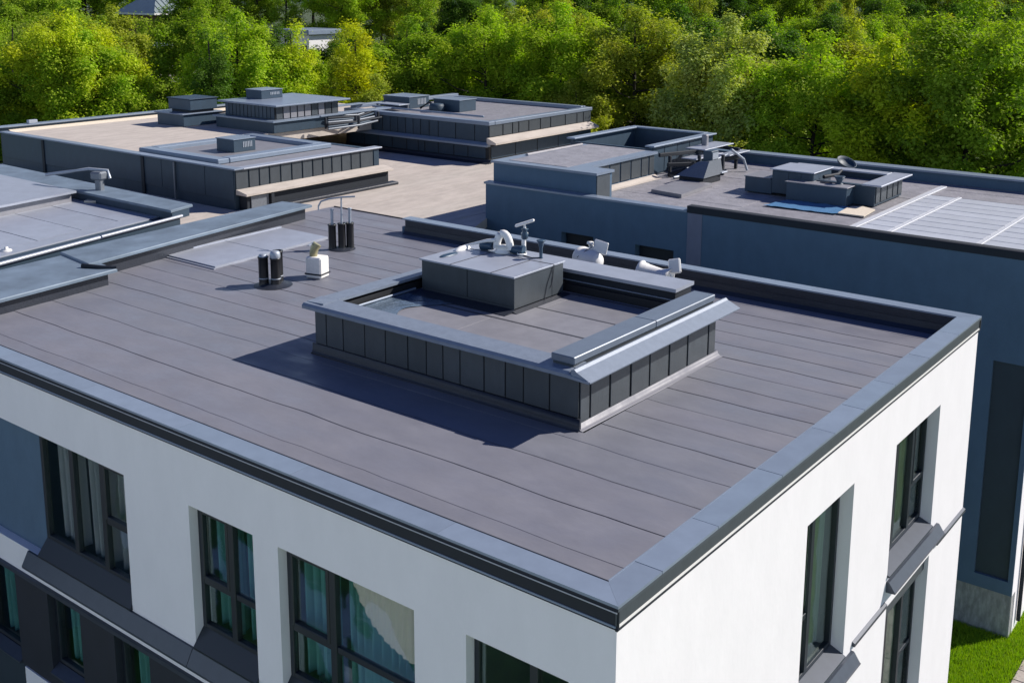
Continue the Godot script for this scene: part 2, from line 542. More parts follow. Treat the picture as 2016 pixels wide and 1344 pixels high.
# ------------------------------------------------------------------ windows
# axis "x": in the plane x = c, u runs along z; axis "z": the plane z = c, u runs along x. d is the depth of the frame's face behind the wall
func window(parent: Node, axis: String, c: float, inward: float, u0: float, u1: float, v0: float, v1: float, d: float, cols: Array, rail: float, sashes: Array, drapes: Array, dm: Material = null) -> MeshInstance3D:
	var at := func(u: float, v: float, e: float) -> Vector3:
		return Vector3(c + e * inward, v, u) if axis == "x" else Vector3(u, v, c + e * inward)
	var f := 0.075
	var st := begin()
	box(st, at.call(u0, v0, d), at.call(u0 + f, v1, d + 0.09), 0.006)
	box(st, at.call(u1 - f, v0, d), at.call(u1, v1, d + 0.09), 0.006)
	box(st, at.call(u0 + f, v1 - f, d + 0.002), at.call(u1 - f, v1, d + 0.088), 0.006)
	box(st, at.call(u0 + f, v0, d + 0.002), at.call(u1 - f, v0 + f, d + 0.088), 0.006)
	var w := put("window", st, M.frame, parent)
	var edges := [u0 + f]
	for k in cols:
		var m := begin()
		box(m, at.call(k - 0.055, v0 + f, d - 0.012), at.call(k + 0.055, v1 - f, d + 0.085), 0.006)
		put("mullion", m, M.frame, w)
		edges.append(k - 0.055)
		edges.append(k + 0.055)
	edges.append(u1 - f)
	for i in range(0, edges.size(), 2):
		var a: float = edges[i]
		var b: float = edges[i + 1]
		var ry := rail
		if ry > 0.0 and (sashes.size() <= i / 2 or sashes[i / 2] >= 0):
			var t := begin()
			box(t, at.call(a, ry - 0.045, d + 0.004), at.call(b, ry + 0.045, d + 0.083), 0.006)
			put("transom", t, M.frame, w)
			var p1 := begin()
			box(p1, at.call(a, v0 + f, d + 0.045), at.call(b, ry - 0.045, d + 0.053))
			put("pane", p1, M.glass, w)
			if sashes.size() > i / 2 and sashes[i / 2] == 1:
				var s := begin()
				var q := 0.055
				box(s, at.call(a, ry + 0.045, d - 0.022), at.call(a + q, v1 - f, d + 0.06), 0.008)
				box(s, at.call(b - q, ry + 0.045, d - 0.022), at.call(b, v1 - f, d + 0.06), 0.008)
				box(s, at.call(a + q, ry + 0.045, d - 0.022), at.call(b - q, ry + 0.045 + q, d + 0.06), 0.008)
				box(s, at.call(a + q, v1 - f - q, d - 0.022), at.call(b - q, v1 - f, d + 0.06), 0.008)
				put("sash", s, M.frame, w)
			var p2 := begin()
			box(p2, at.call(a, ry + 0.045, d + 0.03), at.call(b, v1 - f, d + 0.038))
			put("pane", p2, M.glass, w)
		else:
			var p := begin()
			box(p, at.call(a, v0 + f, d + 0.045), at.call(b, v1 - f, d + 0.053))
			put("pane", p, M.glass, w)
	for dr in drapes:
		var s := begin()
		s.set_smooth_group(1)
		var steps := int(maxf(8.0, (dr[1] - dr[0]) / 0.014))
		for k in steps:
			var ua := lerpf(dr[0], dr[1], float(k) / steps)
			var ub := lerpf(dr[0], dr[1], float(k + 1) / steps)
			var ea := d + 0.26 + 0.085 * sin(ua * 47.0 + 1.8 * sin(ua * 6.0)) + 0.03 * sin(ua * 113.0)
			var eb := d + 0.26 + 0.085 * sin(ub * 47.0 + 1.8 * sin(ub * 6.0)) + 0.03 * sin(ub * 113.0)
			quad(s, at.call(ua, dr[2], ea + 0.02), at.call(ub, dr[2], eb + 0.02), at.call(ub, dr[3], eb), at.call(ua, dr[3], ea))
		put("curtain", s, dm if dm else M.curtain, w)
	return w

# metal cladding panels standing along a wall, dark joints between them. u list in order
func panel_row(parent: Node, axis: String, c: float, inward: float, us: Array, v0: float, v1: float, gap: float, mats: Array, seed_: int, proud := 0.022) -> void:
	var r := RandomNumberGenerator.new()
	r.seed = seed_
	for i in us.size() - 1:
		var a: float = us[i] + gap * 0.5
		var b: float = us[i + 1] - gap * 0.5
		var dd := proud + r.randf_range(-0.003, 0.003)
		var p := Vector3(c - inward * dd, v0, a) if axis == "x" else Vector3(a, v0, c - inward * dd)
		var q := Vector3(c - inward * 0.002, v1, b) if axis == "x" else Vector3(b, v1, c - inward * 0.002)
		one_box("panel", Vector3(minf(p.x, q.x), p.y, minf(p.z, q.z)), Vector3(maxf(p.x, q.x), q.y, maxf(p.z, q.z)), mats[r.randi() % mats.size()], parent, 0.006)

func ring(u0: float, u1: float, n: int) -> Array:
	var a := []
	for k in n + 1:
		a.append(lerpf(u0, u1, float(k) / n))
	return a

# ------------------------------------------------------------------ the white building
func white_building() -> void:
	var b := thing("white_building", "white rendered building in front with a dark flat roof and dark metal copings", "building", Vector3(0, 0, 0))
	var holes_left := [[-16.0, -8.62, 6.70, 8.9], [-7.06, -5.68, 6.70, 8.9], [-5.18, -2.79, 6.70, 8.9], [-2.0, -0.60, 6.70, 8.9]]
	var st := begin()
	wall(st, "x", 0.03, 1.0, -17.9, -0.03, 6.14, 9.78, 0.3, holes_left)
	put("wall", st, M.white_wall, b)
	st = begin()
	var holes_right := [[4.80, 6.48, 6.1, 8.9], [8.27, 10.48, 6.6, 8.88], [8.35, 10.52, 2.9, 6.02], [4.8, 6.5, 2.9, 5.2]]
	wall(st, "z", -0.03, -1.0, 0.33, 12.5, 0.0, 9.78, 0.3, holes_right)
	box(st, Vector3(0.0301, 0.0, -0.33), Vector3(0.33, 6.14, -0.03))
	box(st, Vector3(0.0302, 6.14, -0.0299), Vector3(0.33, 9.78, -0.0298))
	put("wall", st, M.white_wall, b)
	st = begin()
	wall(st, "x", 12.5, -1.0, -14.5, -0.33, 0.0, 9.78, 0.3, [])
	wall(st, "z", -18.2, 1.0, 0.33, 13.2, 0.0, 9.5, 0.3, [])
	wall(st, "x", 13.2, -1.0, -17.9, -14.5, 0.0, 9.5, 0.3, [])
	wall(st, "z", -14.5, -1.0, 12.2, 13.2, 0.0, 9.5, 0.3, [])
	put("wall", st, M.blue_wall, b, "dark rear walls")
	# ground-floor cladding on the shaded side, its windows, the white band below
	st = begin()
	var low := [[-13.4, -12.22, 4.36, 6.06], [-11.18, -10.2, 4.6, 6.06], [-9.23, -8.3, 4.5, 6.06], [-7.0, -5.9, 4.5, 6.06], [-4.6, -3.4, 4.5, 6.06]]
	wall(st, "x", 0.05, 1.0, -17.9, -0.33, 4.34, 6.12, 0.28, low)
	put("cladding", st, M.cladding, b)
	st = begin()
	wall(st, "x", 0.03, 1.0, -12.1, -0.33, 0.0, 4.33, 0.3, [])
	put("wall", st, M.white_wall, b)
	st = begin()
	wall(st, "x", 0.06, 1.0, -17.9, -12.1, 0.0, 4.33, 0.27, [])
	put("cladding", st, M.blue_recess, b)
	# recessed blue panel left of the first window
	one_box("recess_panel", Vector3(0.17, 6.70, -16.0), Vector3(0.3, 8.9, -11.24), M.blue_wall, b, 0.004)
	# floors and inner partitions keep the rooms closed
	st = begin()
	for y in [2.7, 5.95]:
		box(st, Vector3(0.34, y, -17.85), Vector3(12.19, y + 0.2, -0.34))
	put("floor_slab", st, M.room_floor, b)
	st = begin()
	box(st, Vector3(4.2, 0.0, -17.8), Vector3(4.3, 9.4, -4.4))
	box(st, Vector3(4.31, 0.0, -4.4), Vector3(12.1, 9.4, -4.3))
	for z in [-7.9, -5.42, -2.4]:
		box(st, Vector3(0.5, 6.16, z - 0.05), Vector3(4.19, 9.4, z + 0.05))
	box(st, Vector3(7.3, 0.2, -4.29), Vector3(7.4, 9.4, -0.5))
	put("partition", st, M.room, b)
	# windows of the shaded facade
	var dd := 0.14
	window(b, "x", 0.03, 1.0, -11.24, -8.62, 6.98, 8.89, dd, [-10.30, -9.45], 7.86, [-1, -1, 1], [[-11.1, -10.42, 7.0, 8.85], [-10.2, -9.55, 7.0, 8.85], [-9.35, -8.8, 7.0, 8.85]], M.curtain_pale)
	window(b, "x", 0.03, 1.0, -7.06, -5.68, 6.98, 8.89, dd, [-6.33], 7.72, [1, 0], [[-6.95, -6.4, 7.0, 8.85], [-6.28, -5.7, 7.0, 8.85]])
	window(b, "x", 0.03, 1.0, -5.18, -2.79, 6.98, 8.89, dd, [-4.32], 7.72, [1, 0], [[-5.05, -4.5, 7.0, 8.85], [-4.25, -2.85, 6.99, 8.85]])
	window(b, "x", 0.03, 1.0, -2.0, -0.60, 6.98, 8.89, dd, [-1.15], 7.72, [0, 0], [])
	for q in [[[-4.08, 8.84], [-3.92, 8.52], [-3.72, 8.27], [-3.45, 8.10], [-3.12, 8.0], [-2.86, 7.98]], [[-3.55, 7.18], [-3.3, 7.26], [-3.05, 7.42], [-2.86, 7.55]]]:  # cream shapes put in place of bright curved reflections in the big pane
		var reflection_mesh := begin()
		reflection_mesh.set_smooth_group(1)
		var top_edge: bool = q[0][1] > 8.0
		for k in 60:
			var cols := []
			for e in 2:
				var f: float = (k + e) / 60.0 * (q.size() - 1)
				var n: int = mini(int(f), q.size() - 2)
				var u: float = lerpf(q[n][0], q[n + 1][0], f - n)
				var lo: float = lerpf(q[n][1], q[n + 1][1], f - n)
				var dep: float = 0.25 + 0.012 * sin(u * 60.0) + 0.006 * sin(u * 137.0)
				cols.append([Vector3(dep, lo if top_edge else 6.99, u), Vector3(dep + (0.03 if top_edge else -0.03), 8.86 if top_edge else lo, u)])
			quad(reflection_mesh, cols[0][0], cols[1][0], cols[1][1], cols[0][1])
		put("reflection_arc" if top_edge else "reflection_patch", reflection_mesh, M.reflection_cream, b)
	# a made bed and a lampshade can be made out behind the first window
	one_box("bed", Vector3(0.8, 6.16, -10.9), Vector3(2.6, 6.95, -9.0), M.bedding, b, 0.06)
	one_box("window_seat", Vector3(0.5, 6.16, -5.05), Vector3(1.4, 7.2, -3.1), M.white_metal, b, 0.05)
	for w in low:
		window(b, "x", 0.05, 1.0, w[0], w[1], w[2] + 0.14, w[3] - 0.005, 0.12, [], 0.0, [], [[w[0] + 0.12, w[1] - 0.1, w[2] + 0.16, w[3] - 0.05]])
		st = begin()
		sweep(st, [Vector2(-0.12, 0.13), Vector2(0.05, 0.02), Vector2(0.05, -0.01), Vector2(-0.12, 0.0)], Vector3(0.05, w[2], w[0] + 0.002), Vector3(0.05, w[2], w[1] - 0.002), Vector3(-1, 0, 0))
		put("sill", st, M.sill, b)
	# sills and the stepped ledge below the upper windows
	for h in [[-11.24, -8.62], [-7.06, -5.68], [-5.18, -2.79], [-2.0, -0.6]]:
		st = begin()
		sweep(st, [Vector2(-0.14, 0.27), Vector2(0.05, 0.03), Vector2(0.05, -0.006), Vector2(-0.29, 0.0), Vector2(-0.29, 0.27)], Vector3(0.03, 6.72, h[0] + 0.003), Vector3(0.03, 6.72, h[1] - 0.003), Vector3(-1, 0, 0))
		put("sill", st, M.frame, b)
	var led := [-11.6, -7.1, -3.6, -0.02]
	for i in 3:
		st = begin()
		sweep(st, [Vector2(0.0, 0.26), Vector2(0.03, 0.255), Vector2(0.15, 0.035), Vector2(0.15, 0.0), Vector2(0.0, 0.015)], Vector3(0.028, 6.44, led[i]), Vector3(0.028, 6.44, led[i + 1] - 0.012), Vector3(-1, 0, 0))
		put("ledge", st, M.sill, b)
	st = begin()
	sweep(st, [Vector2(0.0, 0.085), Vector2(0.045, 0.07), Vector2(0.045, 0.0), Vector2(0.0, 0.0)], Vector3(0.028, 6.125, -17.9), Vector3(0.028, 6.125, -0.03), Vector3(-1, 0, 0))
	put("drip_trim", st, M.sill, b)
	# windows of the sunlit facade
	window(b, "z", -0.03, -1.0, 4.80, 6.48, 6.22, 8.89, 0.2, [5.5], 7.2, [0, -1], [[4.88, 5.42, 6.25, 8.8], [5.58, 6.4, 6.25, 8.8]], M.curtain_reflection_olive)
	window(b, "z", -0.03, -1.0, 8.27, 10.48, 6.74, 8.87, 0.2, [8.95, 9.75], 7.55, [0, -1, 1], [[8.36, 8.85, 6.75, 8.8], [9.1, 9.45, 6.75, 8.8], [9.85, 10.4, 6.75, 8.8]], M.curtain_reflection_olive)
	window(b, "z", -0.03, -1.0, 8.35, 10.52, 3.0, 5.72, 0.2, [9.0, 9.8], 4.3, [0, -1, 0], [[8.45, 8.9, 3.05, 5.6], [9.1, 9.7, 3.05, 5.6], [9.9, 10.4, 3.05, 5.6]], M.curtain_reflection_olive)
	window(b, "z", -0.03, -1.0, 4.8, 6.5, 3.0, 5.19, 0.2, [5.6], 0.0, [], [])
	one_box("lintel_panel", Vector3(8.352, 5.722, -0.25), Vector3(10.518, 6.018, -0.10), M.panel, b, 0.006)
	for h in [[4.80, 6.48, 6.1, 0.0], [8.27, 10.48, 6.6, 0.0]]:
		st = begin()
		sweep(st, [Vector2(-0.20, 0.12), Vector2(0.04, 0.02), Vector2(0.04, -0.01), Vector2(-0.29, -0.004), Vector2(-0.29, 0.12)], Vector3(h[0] + 0.003, h[2], -0.03), Vector3(h[1] - 0.003, h[2], -0.03), Vector3(0, 0, 1))
		put("sill", st, M.sill, b)
		st = begin()
		sweep(st, [Vector2(0.0, -0.07), Vector2(0.05, -0.075), Vector2(0.15, -0.22), Vector2(0.165, -0.225), Vector2(0.16, -0.25), Vector2(0.0, -0.26)], Vector3(h[0] - 0.02, h[2], -0.032), Vector3(h[1] + 0.34, h[2], -0.032), Vector3(0, 0, 1))
		put("flashing", st, M.sill, b)
	for s in [[0.34, 4.77], [6.83, 8.24], [10.83, 12.52]]:
		st = begin()
		sweep(st, [Vector2(0.0, 0.08), Vector2(0.05, 0.055), Vector2(0.05, 0.0), Vector2(0.0, 0.0)], Vector3(s[0], 6.09, -0.032), Vector3(s[1], 6.09, -0.032), Vector3(0, 0, 1))
		put("string_course", st, M.sill, b)
	# parapet cores
	st = begin()
	box(st, Vector3(0.04, 9.5, -16.0), Vector3(0.31, 9.962, -0.31))
	box(st, Vector3(0.04, 9.5, -0.309), Vector3(12.5, 9.962, -0.04))
	box(st, Vector3(12.215, 9.5, -14.4), Vector3(12.5, 9.962, -0.31))
	put("upstand", st, M.skirt, b)
	# fascias
	st = begin()
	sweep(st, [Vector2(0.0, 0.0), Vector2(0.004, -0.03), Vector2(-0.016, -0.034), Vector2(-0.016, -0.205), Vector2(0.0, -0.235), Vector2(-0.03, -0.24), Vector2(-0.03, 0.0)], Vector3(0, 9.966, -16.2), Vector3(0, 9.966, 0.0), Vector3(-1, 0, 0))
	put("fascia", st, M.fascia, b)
	one_box("drip_trim", Vector3(0.006, 9.735, -16.2), Vector3(0.028, 9.765, -0.03), M.coping_2, b, 0.003)
	st = begin()
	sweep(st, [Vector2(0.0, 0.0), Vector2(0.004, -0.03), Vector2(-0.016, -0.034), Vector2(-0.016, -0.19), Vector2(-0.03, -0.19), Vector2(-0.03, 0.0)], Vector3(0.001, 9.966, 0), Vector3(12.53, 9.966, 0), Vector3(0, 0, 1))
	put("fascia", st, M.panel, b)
	st = begin()
	sweep(st, [Vector2(-0.032, -0.19), Vector2(-0.012, -0.19), Vector2(-0.012, -0.222), Vector2(-0.032, -0.222)], Vector3(0.02, 9.966, 0), Vector3(12.52, 9.966, 0), Vector3(0, 0, 1))
	put("drip_trim", st, M.white_metal, b)
	st = begin()
	sweep(st, [Vector2(-0.032, -0.222), Vector2(-0.004, -0.226), Vector2(-0.004, -0.246), Vector2(-0.032, -0.246)], Vector3(0.0, 9.966, 0), Vector3(12.53, 9.966, 0), Vector3(0, 0, 1))
	put("drip_trim", st, M.fascia, b)
	st = begin()
	sweep(st, [Vector2(0.0, 0.0), Vector2(0.0, -0.2), Vector2(-0.04, -0.2), Vector2(-0.04, 0.0)], Vector3(12.54, 9.966, -14.5), Vector3(12.54, 9.966, 0.0), Vector3(1, 0, 0))
	put("fascia", st, M.fascia, b)
	one_box("lip_and_shadow_gap", Vector3(0.336, 9.955, -16.1), Vector3(0.350, 10.004, -0.336), M.fascia, b, 0.0)  # dark strip drawn for the shadow gap along the coping's inner edge
	one_box("lip_and_shadow_gap", Vector3(0.351, 9.955, -0.350), Vector3(12.2, 10.0035, -0.336), M.coping_2, b, 0.0)
	one_box("lip_and_shadow_gap", Vector3(-0.020, 9.925, -16.2), Vector3(-0.0165, 9.938, 0.0), M.sheet_metal, b, 0.0)
	# coping plates, mitred at the corners
	var cm := [M.coping, M.coping_1, M.coping_2]
	var zs := [0.0, -2.4, -4.85, -7.2, -9.6, -12.0, -14.4, -16.2]
	for i in zs.size() - 1:
		st = begin()
		var za: float = zs[i] - (0.005 if i > 0 else 0.0)
		var zb: float = zs[i + 1]
		prism(st, PackedVector2Array([Vector2(0, za), Vector2(0.335, za - (0.335 if i == 0 else 0.0)), Vector2(0.335, zb), Vector2(0, zb)]), 9.968, 10.0)
		put("coping", st, cm[i % 3], b)
	var xs := [0.0, 0.85, 2.1, 3.8, 5.5, 6.6, 7.9, 9.5, 11.1, 12.54]
	for i in xs.size() - 1:
		st = begin()
		var xa: float = xs[i] + (0.009 if i > 0 else 0.0)
		var xb: float = xs[i + 1]
		var last := i == xs.size() - 2
		prism(st, PackedVector2Array([Vector2(xa + 0.002, 0), Vector2(xb, 0), Vector2(xb - (0.335 if last else 0.0), -0.335), Vector2(xa + 0.002 + (0.335 if i == 0 else 0.0), -0.335)]), 9.968, 10.0 + 0.001 * (i % 2))
		put("coping", st, cm[(i * 2 + 1) % 3], b)
	zs = [0.0, -3.2, -6.1, -9.0, -11.8, -14.5]
	for i in zs.size() - 1:
		st = begin()
		prism(st, PackedVector2Array([Vector2(12.54, zs[i] - 0.006), Vector2(12.54, zs[i + 1]), Vector2(12.205, zs[i + 1]), Vector2(12.205, zs[i] - (0.341 if i == 0 else 0.006))]), 9.968, 10.0)
		put("coping", st, cm[(i + 1) % 3], b)
	# a strip of coved membrane at the foot of the far upstand
	st = begin()
	sweep(st, [Vector2(0.0, 0.2), Vector2(0.012, 0.2), Vector2(0.03, 0.08), Vector2(0.11, 0.006), Vector2(0.0, 0.006)], Vector3(12.212, 9.6, -14.4), Vector3(12.212, 9.6, -0.33), Vector3(-1, 0, 0))
	put("cove", st, M.skirt, b)
	# roof slab and the lapped sheets of membrane
	st = begin()
	prism(st, PackedVector2Array([Vector2(0.33, -0.33), Vector2(12.2, -0.33), Vector2(12.2, -14.5), Vector2(13.5, -14.6), Vector2(13.5, -18.5), Vector2(0.33, -18.2)]), 9.45, 9.585)
	put("roof", st, M.skirt, b)
	var edges := [0.31, 1.26, 2.17, 3.06, 3.86, 4.61, 5.27, 5.92, 6.56, 7.2, 7.86, 8.49, 9.15, 9.8, 10.45, 11.1, 11.74, 12.22]
	var sm := [M.membrane, M.membrane_1, M.membrane_3, M.membrane_2]
	var r := RandomNumberGenerator.new()
	r.seed = 11
	var wob := FastNoiseLite.new()
	wob.seed = 4
	wob.frequency = 0.16
	for i in edges.size() - 1:
		roof_sheet(b, edges[i], edges[i + 1], -0.31, -16.0 - 0.19 * edges[i] - 0.6, wob, i, sm[r.randi() % 4])
	for i in 2:
		roof_sheet(b, 12.2 + 0.68 * i, 12.9 + 0.62 * i, -14.55, -18.55, wob, 20 + i, sm[i])
	# edge trim of the open rear edge
	st = begin()
	box(st, Vector3(13.5, 9.4, -18.5), Vector3(13.54, 9.63, -14.56), 0.008)
	put("drip_trim", st, M.fascia, b)
	# broad tapered parapet on the left, in two offset lengths
	st = begin()
	prism(st, PackedVector2Array([Vector2(0.0, -15.35), Vector2(4.46, -15.9), Vector2(4.62, -17.0), Vector2(4.9, -18.0), Vector2(0.0, -17.5)]), 9.55, 9.88)
	prism(st, PackedVector2Array([Vector2(4.5, -16.66), Vector2(11.8, -17.82), Vector2(11.68, -18.6), Vector2(4.9, -17.95)]), 9.55, 9.93)
	put("upstand", st, M.skirt, b)
	st = begin()
	slab(st, PackedVector2Array([Vector2(0.0, -15.23), Vector2(4.62, -15.78), Vector2(4.72, -16.9), Vector2(4.6, -17.85), Vector2(0.0, -17.3)]), 9.885, 9.96)
	put("coping", st, M.coping_old, b, "broad weathered parapet capping, left length")
	st = begin()
	slab(st, PackedVector2Array([Vector2(4.35, -16.48), Vector2(7.0, -16.93), Vector2(11.95, -17.7), Vector2(11.78, -18.72), Vector2(4.55, -17.95)]), 9.935, 10.01)
	put("coping", st, M.coping_old, b, "broad weathered parapet capping, right length")
	st = begin()
	tube(st, [Vector3(4.62, 9.985, -15.80), Vector3(4.4, 9.99, -16.05), Vector3(4.2, 9.995, -16.45)], 0.035, 0.06, 8)
	put("flashing", st, M.fascia, b)
	# low flat metal sheets let into the roof
	for q in [[6.78, 8.55], [8.58, 10.5]]:
		st = begin()
		var a: float = q[0]
		var c: float = q[1]
		prism(st, PackedVector2Array([Vector2(a, -15.25 - 0.07 * (a - 6.8)), Vector2(c, -15.25 - 0.07 * (c - 6.8)), Vector2(c, -17.1 - 0.06 * (c - 6.8)), Vector2(a, -17.1 - 0.06 * (a - 6.8))]), 9.605, 9.66)
		put("roof_hatch", st, M.sheet_metal, b)
	st = begin()
	sweep(st, [Vector2(-0.02, 0), Vector2(-0.02, 0.085), Vector2(0.06, 0.085), Vector2(0.06, 0)], Vector3(6.72, 9.6, -17.12), Vector3(10.52, 9.6, -17.34), Vector3(0, 0, -1))
	sweep(st, [Vector2(0, 0), Vector2(0, 0.03), Vector2(0.05, 0.03), Vector2(0.05, 0)], Vector3(6.76, 9.6, -15.2), Vector3(6.76, 9.6, -17.12), Vector3(-1, 0, 0))
	put("kerb", st, M.sheet_metal, b)

# a thick plate whose top edges are rounded off a little
func slab(st: SurfaceTool, pts: PackedVector2Array, y0: float, y1: float) -> void:
	prism(st, pts, y0, y1 - 0.02)
	var inner := PackedVector2Array()
	var mid := Vector2.ZERO
	for p in pts:
		mid += p / pts.size()
	for p in pts:
		inner.append(p + (mid - p).normalized() * 0.03)
	for i in pts.size():
		var j := (i + 1) % pts.size()
		facing(st, Vector3(pts[i].x, y1 - 0.02, pts[i].y), Vector3(pts[j].x, y1 - 0.02, pts[j].y), Vector3(inner[j].x, y1, inner[j].y), Vector3(inner[i].x, y1, inner[i].y), Vector3.UP)
	prism(st, inner, y1 - 0.021, y1)

# one lapped sheet of roofing felt with a slightly wandering edge; its far edge lies over the next sheet
func roof_sheet(parent: Node, x0: float, x1: float, z0: float, z1: float, wob: FastNoiseLite, k: int, m: Material) -> void:
	var st := begin()
	st.set_smooth_group(1)
	var n := 40
	var lines := []
	for i in n + 1:
		var z := lerpf(z0, z1, float(i) / n)
		var wa := wob.get_noise_2d(z * 3.0, k * 37.0) * 0.045
		var wb := wob.get_noise_2d(z * 3.0, (k + 1) * 37.0) * 0.045
		var h := wob.get_noise_2d(z * 5.0 + 80.0, k * 11.0) * 0.004
		var row := []
		for f in [[0.0, 0.004 + 0.003 * ((k * 7) % 3) / 2.0], [0.03, 0.0045 + 0.003 * ((k * 7) % 3) / 2.0], [0.33, 0.0045], [0.66, 0.005], [1.0, 0.001]]:
			var x := lerpf(x0 + wa, x1 + wb + 0.03, f[0])
			var hh: float = h * (1.0 if f[0] > 0.0 and f[0] < 1.0 else 0.3) + wob.get_noise_2d(x * 6.0, z * 6.0 + 300.0) * 0.003
			row.append(Vector3(x, ROOF + f[1] + hh, z))
		row.insert(0, row[0] + Vector3(0.004, -0.022, 0))
		lines.append(row)
	for i in n:
		for j in 5:
			st.set_smooth_group(-1 if j == 0 else 1)
			facing(st, lines[i][j], lines[i][j + 1], lines[i + 1][j + 1], lines[i + 1][j], Vector3.UP if j > 0 else Vector3.LEFT)
	put("roof_sheet", st, m, parent)
	# the bead of bitumen squeezed out along the lap
	if k > 0 and k < 20 and k % 3 != 1:
		st = begin()
		var pts := []
		for i in n + 1:
			var z := lerpf(z0 - 0.02, z1, float(i) / n)
			pts.append(Vector3(x0 + wob.get_noise_2d(z * 3.0, k * 37.0) * 0.045 - 0.004, ROOF + 0.006, z))
		tube(st, pts, 0.0025, 0.0025, 4, false)
		put("seam", st, M.seam, parent)

# ------------------------------------------------------------------ the raised enclosure in the middle of the roof
func enclosure() -> void:
	var e := thing("roof_enclosure", "low dark enclosure of metal panels with pale copings in the middle of the near roof", "roof enclosure", Vector3(6.3, ROOF, -6.2))
	var st := begin()
	wall(st, "x", 4.20, 1.0, -9.0, -3.37, ROOF, 10.46, 0.26, [])
	wall(st, "z", -3.37, -1.0, 4.46, 8.42, ROOF, 10.46, 0.26, [])
	wall(st, "x", 8.42, -1.0, -9.0, -3.63, ROOF, 10.46, 0.22, [])
	wall(st, "z", -9.0, 1.0, 4.46, 8.2, ROOF, 10.46, 0.26, [])
	put("wall", st, M.dark, e)
	panel_row(e, "x", 4.20, 1.0, [-9.0, -8.71, -8.29, -7.76, -7.27, -6.76, -6.35, -5.99, -5.63, -5.14, -4.72, -4.37, -3.88, -3.35], 9.79, 10.455, 0.02, [M.panel, M.panel_1, M.panel_2], 3)
	panel_row(e, "z", -3.37, -1.0, [4.2, 4.48, 5.02, 5.61, 6.18, 6.8, 7.41, 8.14, 8.42], 9.70, 10.455, 0.045, [M.panel, M.panel_1], 4)
	# membrane dressed up the walls
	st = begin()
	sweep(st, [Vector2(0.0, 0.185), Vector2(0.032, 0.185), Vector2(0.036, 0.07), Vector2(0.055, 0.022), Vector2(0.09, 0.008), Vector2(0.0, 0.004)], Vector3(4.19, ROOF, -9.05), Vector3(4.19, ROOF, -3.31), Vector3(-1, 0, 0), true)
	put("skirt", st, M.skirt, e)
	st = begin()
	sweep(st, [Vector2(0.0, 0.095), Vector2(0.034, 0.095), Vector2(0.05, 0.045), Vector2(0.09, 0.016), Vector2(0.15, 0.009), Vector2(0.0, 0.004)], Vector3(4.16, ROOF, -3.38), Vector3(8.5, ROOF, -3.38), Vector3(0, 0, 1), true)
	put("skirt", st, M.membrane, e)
	# pale capping: left, back, and the sloping apron on the right
	st = begin()
	sweep(st, [Vector2(0.20, -0.075), Vector2(0.205, -0.02), Vector2(0.16, 0.02), Vector2(-0.27, 0.045), Vector2(-0.27, -0.0), Vector2(0.0, -0.03)], Vector3(4.20, 10.52, -9.12), Vector3(4.20, 10.52, -3.42), Vector3(-1, 0, 0))
	put("capping", st, M.capping, e)
	st = begin()
	# the pointed corner where capping and apron meet
	var tip := Vector3(3.995, 10.46, -3.05)
	quad(st, Vector3(3.995, 10.50, -3.42), Vector3(4.04, 10.54, -3.42), Vector3(4.16, 10.56, -3.40), tip)
	quad(st, Vector3(4.16, 10.56, -3.40), Vector3(4.2, 10.56, -3.44), Vector3(4.3, 10.55, -3.42), tip)
	quad(st, Vector3(3.995, 10.445, -3.42), Vector3(3.995, 10.50, -3.42), tip, tip + Vector3(0, -0.03, 0))
	put("capping", st, M.capping, e)
	st = begin()
	sweep(st, [Vector2(0.06, 0.12), Vector2(0.10, 0.085), Vector2(0.34, -0.02), Vector2(0.335, -0.04), Vector2(0.0, 0.0), Vector2(0.0, 0.1)], Vector3(4.01, 10.475, -3.38), Vector3(8.78, 10.475, -3.42), Vector3(0, 0, 1))
	put("apron", st, M.capping, e)
	st = begin()
	sweep(st, [Vector2(0.12, -0.05), Vector2(0.12, 0.03), Vector2(-0.30, 0.05), Vector2(-0.30, -0.0), Vector2(0.0, -0.03)], Vector3(4.12, 10.52, -9.0), Vector3(8.35, 10.52, -9.0), Vector3(0, 0, -1))
	put("capping", st, M.capping, e)
	st = begin()
	box(st, Vector3(4.52, 10.33, -8.70), Vector3(6.45, 10.37, -8.66), 0.01)
	put("rail", st, M.coping, e)
	# dark thick coping on the right, in two lengths
	one_box("coping", Vector3(4.18, 10.585, -3.86), Vector3(6.5, 10.70, -3.44), M.coping_dark, e, 0.012)
	one_box("coping", Vector3(6.506, 10.583, -3.86), Vector3(8.52, 10.698, -3.44), M.coping_dark, e, 0.012)
	one_box("coping_trim", Vector3(4.19, 10.50, -3.83), Vector3(8.5, 10.584, -3.46), M.panel_1, e, 0.008)
	# raised coping on the far side
	st = begin()
	prism(st, PackedVector2Array([Vector2(8.22, -4.06), Vector2(8.92, -4.08), Vector2(8.9, -9.1), Vector2(8.2, -9.1)]), 10.68, 10.745)
	put("coping", st, M.sheet_metal_1, e)
	one_box("coping_trim", Vector3(8.27, 10.38, -9.05), Vector3(8.86, 10.678, -4.10), M.fascia, e, 0.006)
	st = begin()
	box(st, Vector3(8.24, 10.52, -9.05), Vector3(8.268, 10.535, -4.11))
	put("drip_trim", st, M.coping, e)
	# floor of grey sheets inside
	st = begin()
	box(st, Vector3(4.46, 10.1, -8.74), Vector3(8.2, 10.285, -3.63))
	put("deck", st, M.dark, e)
	var xs := [4.47, 6.02, 6.98, 8.10, 8.27]
	var zs := [[-8.73, -6.46, -3.64], [-8.73, -6.33, -3.64], [-8.73, -6.05, -3.64], [-8.73, -3.64]]
	var gm := [M.grey_sheet, M.grey_sheet_1, M.grey_sheet_2]
